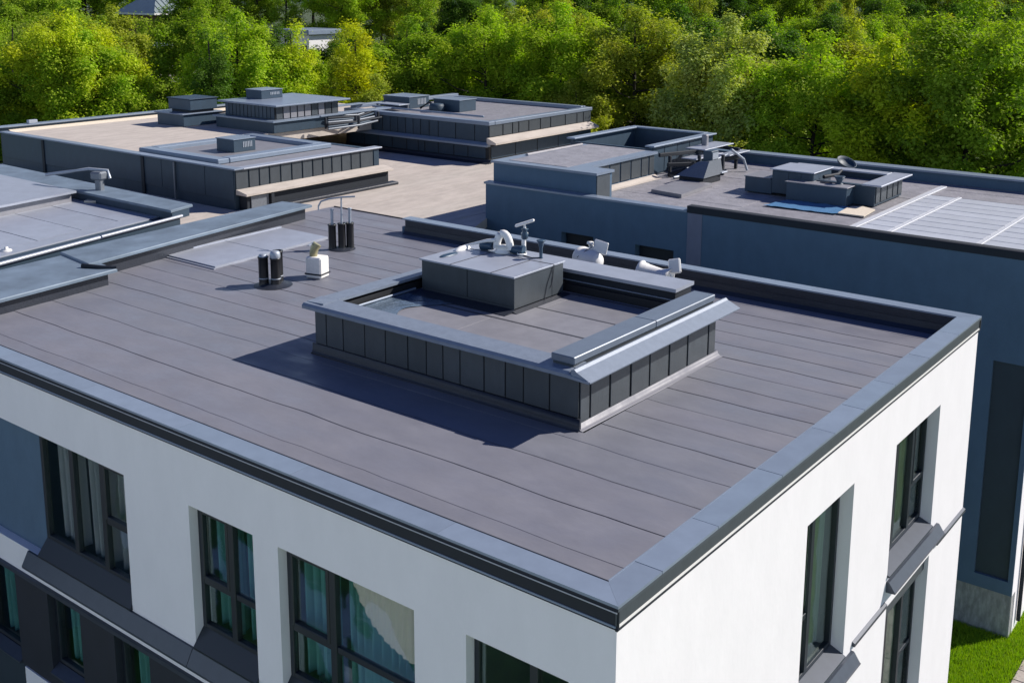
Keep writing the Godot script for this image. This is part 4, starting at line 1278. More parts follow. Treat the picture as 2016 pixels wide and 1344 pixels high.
	one_box("kerb", Vector3(23.75, 9.56, -12.75), Vector3(25.0, 9.80, -11.85), M.fascia, t, 0.015)
	st = begin()
	var base := [Vector3(23.7, 9.805, -12.85), Vector3(23.7, 9.805, -11.8), Vector3(25.05, 9.805, -11.8), Vector3(25.05, 9.805, -12.85)]
	var top := [Vector3(24.15, 10.25, -12.3), Vector3(24.15, 10.32, -11.85), Vector3(24.95, 10.32, -11.85), Vector3(24.95, 10.25, -12.3)]
	for i in 4:
		var j := (i + 1) % 4
		var mid: Vector3 = (base[i] + base[j]) * 0.5 - Vector3(24.37, 9.8, -12.3)
		facing(st, base[i], base[j], top[j], top[i], mid)
	facing(st, top[0], top[1], top[2], top[3], Vector3.UP)
	put("hood", st, M.galvanised_dark, t)
	one_box("flue", Vector3(24.35, 10.26, -12.2), Vector3(24.85, 10.62, -11.88), M.panel_far, t, 0.02)
	one_box("grille", Vector3(24.4, 10.34, -11.875), Vector3(24.8, 10.56, -11.86), M.galvanised, t, 0.0)
	one_box("side_tray", Vector3(24.9, 9.82, -12.3), Vector3(25.3, 9.86, -11.75), M.galvanised, t, 0.01)
	# framework of pipes and trays
	t = thing("rail_rack", "low tangled frame of dark rails, trays and pipes beside the panelled block", "pipe frame", Vector3(25.5, 9.56, -13.2))
	for q in [[24.6, -13.6], [26.2, -13.4], [27.6, -12.6], [25.4, -12.9], [27.4, -13.8], [26.0, -12.3]]:
		one_box("leg", Vector3(q[0] - 0.05, 9.56, q[1] - 0.05), Vector3(q[0] + 0.05, 10.28, q[1] + 0.05), M.fascia, t, 0.01)
	var rails := [[Vector3(24.4, 10.30, -13.9), Vector3(26.3, 10.26, -13.45), Vector3(28.2, 10.28, -13.7)], [Vector3(24.3, 10.02, -13.5), Vector3(25.4, 9.98, -12.9), Vector3(27.6, 10.02, -12.4)], [Vector3(25.4, 9.92, -12.85), Vector3(24.8, 9.75, -13.3), Vector3(24.4, 9.66, -13.5)], [Vector3(27.6, 10.26, -12.5), Vector3(27.9, 10.28, -13.7)]]
	for q in rails:
		st = begin()
		for i in q.size() - 1:
			var d: Vector3 = q[i + 1] - q[i]
			var z := d.normalized()
			var x := Vector3.UP.cross(z).normalized()
			obox(st, Transform3D(Basis(x, z.cross(x), z), (q[i] + q[i + 1]) * 0.5), Vector3(0.10, 0.13, d.length() + 0.03), 0.012)
		put("rail", st, M.fascia, t)
	for q in [[25.2, -13.5, 27.2, -12.9, 10.12], [26.2, -13.9, 28.4, -13.1, 10.32], [26.4, -12.7, 28.0, -12.25, 10.18]]:
		one_box("tray", Vector3(q[0], q[4], q[1]), Vector3(q[2], q[4] + 0.04, q[3]), M.sheet_metal_1, t, 0.01)
	for q in [[Vector3(24.6, 9.95, -12.6), Vector3(25.6, 10.02, -12.6), Vector3(26.4, 10.25, -12.35)], [Vector3(24.9, 9.85, -13.1), Vector3(25.8, 9.95, -12.75), Vector3(26.2, 10.2, -12.5)], [Vector3(26.6, 10.4, -12.3), Vector3(27.2, 10.0, -12.1), Vector3(27.3, 9.6, -12.0)], [Vector3(24.2, 9.62, -13.2), Vector3(25.6, 9.64, -12.9), Vector3(26.4, 9.62, -12.9)]]:
		st = begin()
		tube(st, q, 0.045, 0.045, 8)
		put("pipe", st, M.galvanised, t)
	one_box("post", Vector3(27.1, 10.32, -13.75), Vector3(27.3, 10.75, -13.55), M.grey_sheet_1, t, 0.03)

# ------------------------------------------------------------------ the long dark building at the back left
func back_left_building() -> void:
	var b := thing("dark_building", "long dark clad building at the back left with a beige flat roof", "building")
	var st := begin()
	wall(st, "x", 14.43, 1.0, -39.3, -24.27, 7.0, 9.93, 0.3, [])
	wall(st, "z", -24.27, -1.0, 14.73, 21.2, 7.0, 9.93, 0.3, [])
	wall(st, "z", -40.0, 1.0, 14.73, 32.0, 0.0, 9.93, 0.3, [])
	wall(st, "x", 21.2, -1.0, -31.0, -24.57, 7.0, 9.93, 0.3, [])
	put("wall", st, M.panel_far_2, b)
	st = begin()
	box(st, Vector3(14.5, 0, -39.9), Vector3(14.73, 7.0, -24.3))
	put("wall", st, M.blue_wall, b)
	# upper panels of the long side, base panels below them
	panel_row(b, "x", 14.43, 1.0, [-39.28, -36.11, -29.45], 9.0, 9.96, 0.05, [M.panel_far], 61)
	panel_row(b, "x", 14.43, 1.0, [-29.36, -28.28, -27.45, -25.82, -24.28], 8.96, 9.96, 0.03, [M.panel_far_1], 62)
	panel_row(b, "x", 14.45, 1.0, [-39.2, -37.8, -36.2, -34.9, -33.4, -31.8, -30.6, -29.5, -28.0, -26.6, -25.3, -24.4], 8.62, 8.94, 0.04, [M.panel_far_2, M.panel_far_1], 63)
	st = begin()
	tube(st, [Vector3(14.34, 9.95, -27.45), Vector3(14.34, 8.62, -27.45)], 0.03, 0.03, 8)
	put("downpipe", st, M.galvanised_dark, b)
	for z in [-29.40, -36.11]:
		one_box("joint_cover", Vector3(14.37, 8.6, z - 0.09), Vector3(14.43, 9.95, z + 0.09), M.fascia, b, 0.01)
	# short sunlit side: panels, sloping ledge, door below
	panel_row(b, "z", -24.27, -1.0, [14.45, 15.01, 15.46, 15.9, 16.39, 16.89, 17.38, 17.86, 18.34, 18.78, 19.26, 19.74, 20.21, 20.9], 9.30, 9.955, 0.06, [M.panel, M.panel_1], 64, 0.035)
	one_box("panel", Vector3(20.92, 9.3, -24.4), Vector3(21.2, 9.955, -24.235), M.panel_far_2, b, 0.01)
	st = begin()
	sweep(st, [Vector2(0.0, 0.0), Vector2(0.1, -0.01), Vector2(0.55, -0.10), Vector2(0.55, -0.17), Vector2(0.0, -0.17)], Vector3(14.46, 9.31, -24.24), Vector3(21.4, 9.31, -24.24), Vector3(0, 0, 1))
	put("ledge", st, M.beige, b)
	one_box("under_ledge", Vector3(14.6, 8.6, -24.24), Vector3(21.3, 9.13, -23.86), M.fascia, b, 0.01)
	one_box("ledge_base", Vector3(15.8, 8.6, -23.86), Vector3(21.5, 8.72, -23.5), M.skirt, b, 0.03)
	one_box("door", Vector3(14.75, 8.6, -23.86), Vector3(15.5, 9.09, -23.82), M.galvanised_dark, b, 0.01)
	one_box("door_post", Vector3(15.52, 8.6, -23.86), Vector3(15.66, 9.12, -23.72), M.fascia, b, 0.01)
	# roof, copings
	st = begin()
	prism(st, PackedVector2Array([Vector2(14.7, -39.8), Vector2(32.0, -39.8), Vector2(32.0, -31.0), Vector2(21.1, -31.0), Vector2(21.1, -24.5), Vector2(14.7, -24.5)]), 9.5, 9.90)
	put("roof", st, M.beige, b)
	one_box("coping", Vector3(14.36, 9.965, -39.4), Vector3(14.74, 10.02, -29.4), M.coping, b, 0.015)
	one_box("coping", Vector3(14.36, 9.965, -29.39), Vector3(14.74, 10.018, -24.15), M.coping_1, b, 0.015)
	one_box("coping", Vector3(14.745, 9.955, -24.57), Vector3(21.3, 10.01, -24.15), M.sheet_metal_1, b, 0.015)
	one_box("coping", Vector3(14.3, 10.10, -40.2), Vector3(32.0, 10.16, -39.75), M.coping, b, 0.015)
	one_box("upstand", Vector3(14.35, 9.9, -40.1), Vector3(32.0, 10.099, -39.85), M.panel_far_1, b, 0.01)
	st = begin()
	sweep(st, [Vector2(0, 0.10), Vector2(0.03, 0.10), Vector2(0.3, 0.0), Vector2(0, 0)], Vector3(15.0, 9.902, -39.84), Vector3(31.0, 9.902, -39.84), Vector3(0, 0, 1))
	put("cove", st, M.cream, b)
	# sheet of roof on the near corner, grey where the membrane is bare
	st = begin()
	prism(st, PackedVector2Array([Vector2(14.76, -30.8), Vector2(21.0, -30.8), Vector2(21.0, -24.6), Vector2(14.76, -24.6)]), 9.903, 9.915)
	put("roof_sheet", st, M.grey_sheet, b)

func back_left_things() -> void:
	var t := thing("skylight_kerb", "low grey kerb ring around a sunken skylight near the front of the beige roof", "skylight kerb", Vector3(17.6, 9.92, -28.3))
	for q in [[15.0, -30.5, 15.5, -25.85], [15.51, -26.35, 20.3, -25.85], [19.8, -30.5, 20.3, -26.36], [15.51, -30.5, 19.79, -30.0]]:
		one_box("kerb", Vector3(q[0], 9.92, q[1]), Vector3(q[2], 10.10, q[3]), M.coping_2, t, 0.03)
	one_box("floor", Vector3(15.5, 9.918, -30.0), Vector3(19.8, 9.96, -26.35), M.grey_sheet_1, t, 0.0)
	roof_box("roof_box", "small dark box with a grille standing inside the skylight kerb of the beige roof", Vector3(16.95, 9.962, -28.45), Vector3(17.95, 10.45, -27.45), true)

	t = thing("ventilation_unit", "dark box on a wider dark base at the back left of the beige roof", "ventilation unit", Vector3(21.5, 9.90, -36.4))
	one_box("base", Vector3(20.65, 9.9, -37.5), Vector3(22.6, 10.42, -35.6), M.panel_far, t, 0.02)
	one_box("base_lid", Vector3(20.55, 10.421, -37.6), Vector3(22.7, 10.47, -35.5), M.coping_1, t, 0.015)
	one_box("collar", Vector3(21.15, 10.471, -37.1), Vector3(22.4, 10.58, -35.75), M.fascia, t, 0.01)
	one_box("body", Vector3(21.05, 10.581, -37.2), Vector3(22.5, 11.05, -35.62), M.panel_far, t, 0.02)
	one_box("lid", Vector3(21.0, 11.051, -37.25), Vector3(22.55, 11.085, -35.57), M.panel_far_1, t, 0.01)
	var st := begin()
	tube(st, [Vector3(23.0, 9.95, -36.5), Vector3(23.0, 10.25, -36.4), Vector3(25.5, 10.3, -36.8)], 0.05, 0.05, 8)
	tube(st, [Vector3(23.0, 9.9, -36.3), Vector3(23.0, 10.35, -36.3)], 0.07, 0.07, 8)
	put("pipe", st, M.fascia, t)

	t = thing("plant_room", "two tier rooftop plant room with upright dark panels and a projecting flat lid", "plant room", Vector3(24.0, 9.90, -33.0))
	one_box("lower_tier", Vector3(21.7, 9.9, -34.7), Vector3(25.9, 10.36, -30.85), M.panel_far_2, t, 0.015)
	st = begin()
	prism(st, PackedVector2Array([Vector2(21.6, -34.8), Vector2(26.0, -34.8), Vector2(26.0, -30.75), Vector2(21.6, -30.75)]), 10.361, 10.43)
	put("ledge", st, M.coping_2, t)
	one_box("upper_tier", Vector3(22.0, 10.431, -34.4), Vector3(25.6, 10.98, -31.1), M.dark, t, 0.0)
	panel_row(t, "x", 22.0, 1.0, ring(-34.38, -31.12, 13), 10.45, 10.97, 0.035, [M.panel_far, M.panel_far_1, M.panel_far_2], 71)
	panel_row(t, "z", -31.1, -1.0, ring(22.02, 25.58, 9), 10.45, 10.97, 0.06, [M.panel, M.panel_1, M.grey_sheet_1], 72, 0.03)
	one_box("lid", Vector3(21.8, 10.985, -34.7), Vector3(26.1, 11.06, -30.8), M.coping_1, t, 0.02)
	roof_box("roof_box", "small dark box with a pale grille on the lid of the rooftop plant room", Vector3(23.2, 11.062, -34.45), Vector3(24.4, 11.46, -33.4), true)

	t = thing("pipe_rack", "tangle of thin grey pipes and brackets on the beige roof between two plant housings", "pipe rack", Vector3(25.5, 9.9, -31.0))
	var r := RandomNumberGenerator.new()
	r.seed = 17
	for q in [[24.2, -30.4], [25.6, -30.0], [26.8, -31.2], [25.2, -29.4], [27.2, -30.2]]:
		one_box("leg", Vector3(q[0] - 0.05, 9.9, q[1] - 0.05), Vector3(q[0] + 0.05, 10.35 + 0.1 * r.randf(), q[1] + 0.05), M.fascia, t, 0.01)
	for k in 7:
		var a := Vector3(23.6 + 0.4 * k * 0.5, 10.0 + 0.06 * k, -29.6 - 0.22 * k)
		st = begin()
		tube(st, [a, a + Vector3(1.6, 0.05 - 0.02 * k, 0.25), a + Vector3(3.0 + 0.2 * r.randf(), 0.1 * r.randf(), -0.3 + 0.5 * r.randf())], 0.05, 0.05, 7)
		put("pipe", st, [M.galvanised_dark, M.panel_far, M.fascia][k % 3], t)
	one_box("tray", Vector3(24.2, 10.38, -31.3), Vector3(28.6, 10.44, -30.7), M.coping_1, t, 0.01)
	one_box("tray", Vector3(25.0, 10.52, -32.6), Vector3(28.4, 10.57, -32.2), M.coping_1, t, 0.01)

	tag(one_box("roof_bracket", Vector3(15.9, 10.16, -40.0), Vector3(16.3, 10.32, -39.8), M.galvanised, self, 0.02), "small pale metal bracket on the far left corner of the beige roof's parapet", "bracket")

func roof_box(called: String, label: String, a: Vector3, b: Vector3, grille: bool, group := "") -> void:
	var t := thing(called, label, "roof box", Vector3((a.x + b.x) * 0.5, a.y, (a.z + b.z) * 0.5), group)
	one_box("body", a, Vector3(b.x, b.y - 0.03, b.z), M.panel_far, t, 0.01)
	one_box("lid", Vector3(a.x - 0.03, b.y - 0.029, a.z - 0.03), Vector3(b.x + 0.03, b.y, b.z + 0.03), M.coping_1, t, 0.008)
	if grille:
		var w := b.x - a.x
		for k in 6:
			var x := a.x + w * (0.42 + 0.075 * k)
			one_box("slat", Vector3(x, a.y + 0.16, b.z + 0.001), Vector3(x + w * 0.04, b.y - 0.12, b.z + 0.014), M.galvanised, t, 0.0)

func back_block() -> void:
	var b := thing("panelled_block", "dark two tier block with upright panels at the back centre, two boxes on its roof", "building")
	var st := begin()
	box(st, Vector3(27.58, 8.4, -32.7), Vector3(35.3, 9.30, -24.05))
	box(st, Vector3(27.58, 9.301, -32.65), Vector3(35.25, 10.20, -24.05))
	put("core", st, M.dark, b)
	panel_row(b, "x", 27.58, 1.0, [-32.6, -31.89, -31.36, -30.87, -30.28, -29.8, -29.33, -28.86, -28.39, -27.94, -27.42, -26.89, -25.89, -24.81, -24.03], 9.50, 10.34, 0.045, [M.panel_far, M.panel_far_1, M.panel_far_2], 81, 0.03)
	panel_row(b, "z", -24.05, -1.0, [27.56, 28.5, 29.17, 29.61, 30.34, 31.2, 31.98, 33.13, 34.07, 34.6, 35.25], 9.72, 10.36, 0.06, [M.panel, M.panel_1], 82, 0.03)
	panel_row(b, "x", 27.58, 1.0, [-32.5, -31.5, -30.6, -29.7, -28.8, -28.1, -27.7, -26.9, -26.0, -25.2, -24.2], 8.78, 9.26, 0.05, [M.panel_far_2, M.panel_far_1], 83, 0.02)
	panel_row(b, "z", -24.05, -1.0, [27.7, 29.4, 31.0, 32.6, 34.2, 35.25], 8.78, 9.30, 0.05, [M.panel_far], 84, 0.02)
	for q in [[-32.95, -30.5], [-30.49, -23.95]]:
		st = begin()
		sweep(st, [Vector2(0.0, 0.0), Vector2(0.08, 0.0), Vector2(0.26, -0.10), Vector2(0.26, -0.18), Vector2(0.0, -0.18)], Vector3(27.56, 9.50, q[0]), Vector3(27.56, 9.50, q[1]), Vector3(-1, 0, 0))
		put("ledge", st, M.coping_2, b)
	st = begin()
	sweep(st, [Vector2(0.0, 0.12), Vector2(0.08, 0.11), Vector2(0.5, -0.06), Vector2(0.5, -0.14), Vector2(0.0, -0.14)], Vector3(27.4, 9.58, -24.03), Vector3(35.2, 9.58, -24.03), Vector3(0, 0, 1))
	put("ledge", st, M.beige, b)
	st = begin()
	sweep(st, [Vector2(0.0, 0.16), Vector2(0.04, 0.15), Vector2(0.1, 0.06), Vector2(0.4, 0.0), Vector2(0.0, 0.0)], Vector3(27.56, 8.605, -32.6), Vector3(27.56, 8.605, -23.9), Vector3(-1, 0, 0))
	put("skirt", st, M.skirt, b)
	st = begin()
	box(st, Vector3(27.9, 10.0, -32.4), Vector3(35.0, 10.235, -24.35))
	put("roof", st, M.membrane_far_1, b)
	for q in [[27.5, -32.75, 27.92, -23.98, 10.37], [27.925, -24.36, 35.3, -23.98, 10.368], [34.9, -32.4, 35.3, -24.37, 10.40], [27.925, -32.75, 35.3, -32.35, 10.50]]:
		one_box("coping", Vector3(q[0], q[4] - 0.16, q[1]), Vector3(q[2], q[4], q[3]), M.coping_1, b, 0.02)
	one_box("rail", Vector3(28.6, 10.371, -32.0), Vector3(28.7, 10.45, -25.2), M.coping, b, 0.02)
	roof_box("roof_box", "left one of the two dark boxes on the roof of the back centre block", Vector3(30.0, 10.236, -32.6), Vector3(31.4, 10.80, -30.9), true)
	roof_box("roof_box", "right one of the two dark boxes on the roof of the back centre block", Vector3(30.4, 10.236, -29.7), Vector3(31.6, 10.80, -28.1), false)
	var t := thing("compressor", "squat round dark unit beside the right box on the back centre block", "compressor", Vector3(30.0, 10.236, -29.0))
	st = begin()
	lathe(st, Transform3D(Basis(), Vector3(29.95, 10.236, -29.1)), [Vector2(0.34, 0.0), Vector2(0.36, 0.05), Vector2(0.36, 0.30), Vector2(0.3, 0.38), Vector2(0.0, 0.40)], 16)
	put("drum", st, M.panel_far_2, t)
	st = begin()
	tube(st, [Vector3(30.1, 10.5, -29.4), Vector3(30.2, 10.62, -29.8), Vector3(30.25, 10.3, -30.4)], 0.06, 0.06, 8)
	put("pipe", st, M.fascia, t)
	t = thing("pipe_bracket", "small pale metal bracket on the left part of the back centre block's roof", "bracket", Vector3(29.0, 10.236, -31.5))
	for q in [[28.9, -32.0], [29.5, -30.6]]:
		one_box("leg", Vector3(q[0], 10.236, q[1]), Vector3(q[0] + 0.08, 10.50, q[1] + 0.08), M.galvanised_dark, t, 0.01)
	one_box("bar", Vector3(28.88, 10.501, -32.0), Vector3(29.6, 10.54, -30.5), M.galvanised, t, 0.01)

# beige deck between the buildings
func deck() -> void:
	var st := begin()
	prism(st, PackedVector2Array([Vector2(13.55, -14.7), Vector2(18.8, -17.0), Vector2(27.4, -17.0), Vector2(38.0, -17.2), Vector2(38.0, -40.0), Vector2(14.2, -40.0), Vector2(11.2, -33.0), Vector2(10.9, -19.0), Vector2(13.55, -18.7)]), 8.3, 8.6)
	var d := put("roof_deck", st, M.beige)
	tag(d, "wide beige flat roof deck lying lower between the dark buildings", "roof deck")
	var r := RandomNumberGenerator.new()
	r.seed = 8
	for i in 7:
		var z := -17.6 - 1.03 * i
		one_box("roof_sheet", Vector3(14.0, 8.6, z - 1.03), Vector3(27.3, 8.606 + 0.006 * r.randf(), z - 0.006), [M.beige, M.beige_1, M.beige_2][r.randi() % 3], d, 0.002)

# ------------------------------------------------------------------ the flat metal roof at the left edge
func left_building() -> void:
	var b := thing("metal_roof_building", "low building at the left edge with a pale grey sheet metal roof and broad coping", "building")
	var st := begin()
	prism(st, PackedVector2Array([Vector2(-6.0, -18.9), Vector2(4.36, -20.45), Vector2(10.55, -21.85), Vector2(10.85, -33.5), Vector2(-6.0, -33.5)]), 0.0, 9.3)
	put("wall", st, M.panel_far_2, b)
	# metal sheets, dark joints between
	var xs := [-5.8, -2.6, -0.2, 1.1, 2.4, 3.7, 5.0, 6.35, 7.8, 9.1, 10.2]
	var r := RandomNumberGenerator.new()
	r.seed = 13
	for i in xs.size() - 1:
		var a: float = xs[i] + 0.018
		var c: float = xs[i + 1] - 0.018
		var za: float = -18.95 - 0.205 * (a + 6.0)
		var zc: float = -18.95 - 0.205 * (c + 6.0)
		st = begin()
		prism(st, PackedVector2Array([Vector2(a, -33.2), Vector2(c, -33.2), Vector2(c, zc - 0.75), Vector2(a, za - 0.75)]), 9.302, 9.332 + 0.004 * r.randf())
		put("metal_sheet", st, [M.sheet_metal, M.sheet_metal_1, M.sheet_metal_2][r.randi() % 3], b)
	for q in [[-5.8, 4.3], [4.32, 10.2]]:
		var za: float = -18.95 - 0.205 * (q[0] + 6.0)
		var zc: float = -18.95 - 0.205 * (q[1] + 6.0)
		st = begin()
		prism(st, PackedVector2Array([Vector2(q[0], za - 0.71), Vector2(q[1], zc - 0.71), Vector2(q[1], zc - 0.12), Vector2(q[0], za - 0.12)]), 9.302, 9.338)
		put("metal_sheet", st, M.sheet_metal_1, b)
	# rounded pale edge roll along the near side, broad coping along the far side
	st = begin()
	tube(st, [Vector3(-6.0, 9.37, -18.95), Vector3(4.36, 9.37, -20.42), Vector3(7.5, 9.37, -21.14)], 0.05, 0.05, 10)
	put("edge_roll", st, M.sheet_metal, b)
	st = begin()
	tube(st, [Vector3(7.56, 9.37, -21.15), Vector3(10.6, 9.37, -21.83)], 0.048, 0.048, 10)
	put("edge_roll", st, M.sheet_metal, b)
	st = begin()
	prism(st, PackedVector2Array([Vector2(10.22, -21.75), Vector2(10.95, -21.95), Vector2(11.3, -33.5), Vector2(10.25, -33.5)]), 9.3, 9.54)
	put("upstand", st, M.panel_far, b)
	st = begin()
	slab(st, PackedVector2Array([Vector2(10.15, -21.7), Vector2(11.1, -21.98), Vector2(11.4, -33.6), Vector2(10.2, -33.6)]), 9.545, 9.62)
	put("coping", st, M.coping_old, b)

	var t := thing("roof_box", "low flat topped grey roof box with a pale rim at the far left edge", "roof box", Vector3(7.5, 9.33, -28.0))
	st = begin()
	prism(st, PackedVector2Array([Vector2(3.0, -25.2), Vector2(9.85, -26.45), Vector2(9.9, -31.0), Vector2(3.0, -31.0)]), 9.33, 9.62)
	put("body", st, M.grey_sheet_2, t)
	st = begin()
	prism(st, PackedVector2Array([Vector2(2.9, -25.05), Vector2(9.95, -26.3), Vector2(10.0, -31.1), Vector2(2.9, -31.1)]), 9.622, 9.69)
	put("lid", st, M.sheet_metal_1, t)
	t = thing("vent_hood", "tall bent galvanised vent hood on the left metal roof", "vent hood", Vector3(10.75, 9.33, -26.2))
	st = begin()
	tube(st, [Vector3(10.7, 9.33, -26.2), Vector3(10.7, 9.62, -26.2)], 0.15, 0.13, 12)
	put("collar", st, M.galvanised_dark, t)
	st = begin()
	for q in [[9.62, 0.10], [10.05, 0.20]]:
		pass
	obox(st, Transform3D(Basis(Vector3.UP, 0.3), Vector3(10.7, 9.78, -26.2)), Vector3(0.22, 0.4, 0.22), 0.03)
	obox(st, Transform3D(Basis(Vector3.UP, 0.3), Vector3(10.7, 10.08, -26.22)), Vector3(0.36, 0.26, 0.42), 0.05)
	put("shaft", st, M.galvanised_dark, t)
	st = begin()
	tube(st, [Vector3(10.95, 9.98, -26.0), Vector3(10.95, 10.22, -26.1), Vector3(10.6, 10.27, -26.6), Vector3(10.3, 10.14, -27.3), Vector3(10.05, 9.98, -28.2)], 0.05, 0.05, 8)
	put("arm", st, M.galvanised, t)
	st = begin()
	prism(st, PackedVector2Array([Vector2(10.0, -26.0), Vector2(10.8, -25.0), Vector2(10.95, -25.4), Vector2(10.9, -26.6)]), 9.34, 9.40)
	put("flashing", st, M.cream, t)
	t = thing("roof_anchor", "small white round anchor on the left metal roof", "anchor", Vector3(5.2, 9.33, -21.2))
	st = begin()
	lathe(st, Transform3D(Basis(), Vector3(5.25, 9.335, -21.75)), [Vector2(0.14, 0.0), Vector2(0.13, 0.03), Vector2(0.05, 0.05), Vector2(0.05, 0.10), Vector2(0.0, 0.11)], 16)
	put("base", st, M.white_metal, t)
	st = begin()
	tube(st, [Vector3(5.2, 9.36, -21.8), Vector3(4.95, 9.37, -22.1)], 0.02, 0.02, 6)
	put("cable", st, M.white_metal, t)

# ------------------------------------------------------------------ houses among the trees
func houses() -> void:
	var b := thing("hip_roof_house", "brown house with a pale seamed metal hip roof among the trees at the top left", "house", Vector3(55.5, 2.9, -86.5))
	var c := Vector3(56.4, 0, -88.0)
	var y0 := 2.0
	var eave := 13.4
	one_box("wall", c + Vector3(-2.6, y0, -2.6), c + Vector3(2.6, eave - 0.2, 2.6), M.brown_wall, b, 0.0)
	one_box("eave_board", c + Vector3(-3.2, eave - 0.2, -3.2), c + Vector3(3.2, eave, 3.2), M.white_metal, b, 0.03)
	var st := begin()
	var e := [c + Vector3(-3.2, eave, 3.2), c + Vector3(3.2, eave, 3.2), c + Vector3(3.2, eave, -3.2), c + Vector3(-3.2, eave, -3.2)]
	var r0 := c + Vector3(-0.6, eave + 2.2, 0)
	var r1 := c + Vector3(0.6, eave + 2.2, 0)
	quad(st, e[0], e[1], r1, r0)
	quad(st, e[2], e[3], r0, r1)
	for v in [e[3], e[0], r0, e[1], e[2], r1]:
		st.add_vertex(v)
	var rf := put("roof", st, M.roof_metal, b)
	for k in 11:
		var x := -3.0 + 0.6 * k
		var top := r0 + (r1 - r0) * clampf((x + 0.6) / 1.2, 0, 1)
		var f := 1.0 if absf(x) <= 0.6 else (3.2 - absf(x)) / 2.6
		for s in [1.0, -1.0]:
			var a := c + Vector3(x, eave + 0.03, 3.2 * s)
			var q := Vector3(c.x + x, eave + 2.2 * f + 0.03, c.z + 3.2 * s * (1.0 - f))
			st = begin()
			tube(st, [a, q], 0.05, 0.05, 4, false)
			put("seam", st, M.roof_metal, rf)
	for k in 2:
		for f in 2:
			var w := one_box("window", c + Vector3(-2.66, 9.3 - 3.2 * f, -2.0 + 2.1 * k), c + Vector3(-2.59, 10.9 - 3.2 * f, -0.9 + 2.1 * k), M.white_metal, b, 0.01)
			one_box("pane", c + Vector3(-2.68, 9.4 - 3.2 * f, -1.9 + 2.1 * k), c + Vector3(-2.662, 10.8 - 3.2 * f, -1.0 + 2.1 * k), M.dark, w, 0.0)
	one_box("balcony", c + Vector3(-3.6, 9.0, -2.0), c + Vector3(-2.6, 9.15, 2.6), M.brown_wall, b, 0.02)
	st = begin()
	for k in 12:
		box(st, c + Vector3(-3.6, 9.15, -2.0 + 0.40 * k), c + Vector3(-3.52, 10.1, -1.92 + 0.40 * k))
	box(st, c + Vector3(-3.62, 10.1, -2.0), c + Vector3(-3.5, 10.2, 2.6))
	put("railing", st, M.brown_wall, b)
	b = thing("white_house", "white rendered house with a flat grey roof edge between the trees at the top left", "house", Vector3(57.0, 1.3, -67.5))
	c = Vector3(58.0, 0, -68.0)
	one_box("wall", c + Vector3(-2.6, 0.5, -1.8), c + Vector3(1, 11.9, 1.8), M.white_wall, b, 0.0)
	one_box("roof", c + Vector3(-3.0, 11.9, -2.2), c + Vector3(1.4, 12.3, 2.2), M.coping, b, 0.03)
	for k in 3:
		for f in 2:
			var w := one_box("window", c + Vector3(-2.66, 9.6 - 3.0 * f, -1.5 + 1.1 * k), c + Vector3(-2.58, 11.0 - 3.0 * f, -0.7 + 1.1 * k), M.frame, b, 0.01)
			one_box("pane", c + Vector3(-2.68, 9.7 - 3.0 * f, -1.45 + 1.1 * k), c + Vector3(-2.662, 10.9 - 3.0 * f, -0.75 + 1.1 * k), M.dark, w, 0.0)
	b = thing("white_shed", "small white building glimpsed low between the trees at the upper left", "building", Vector3(45.0, 0.7, -72.5))
	one_box("wall", Vector3(43.5, 0.5, -75.0), Vector3(48.0, 11.0, -70.5), M.white_wall, b, 0.0)
	one_box("roof", Vector3(43.2, 11.0, -75.3), Vector3(48.3, 11.3, -70.2), M.coping, b, 0.02)

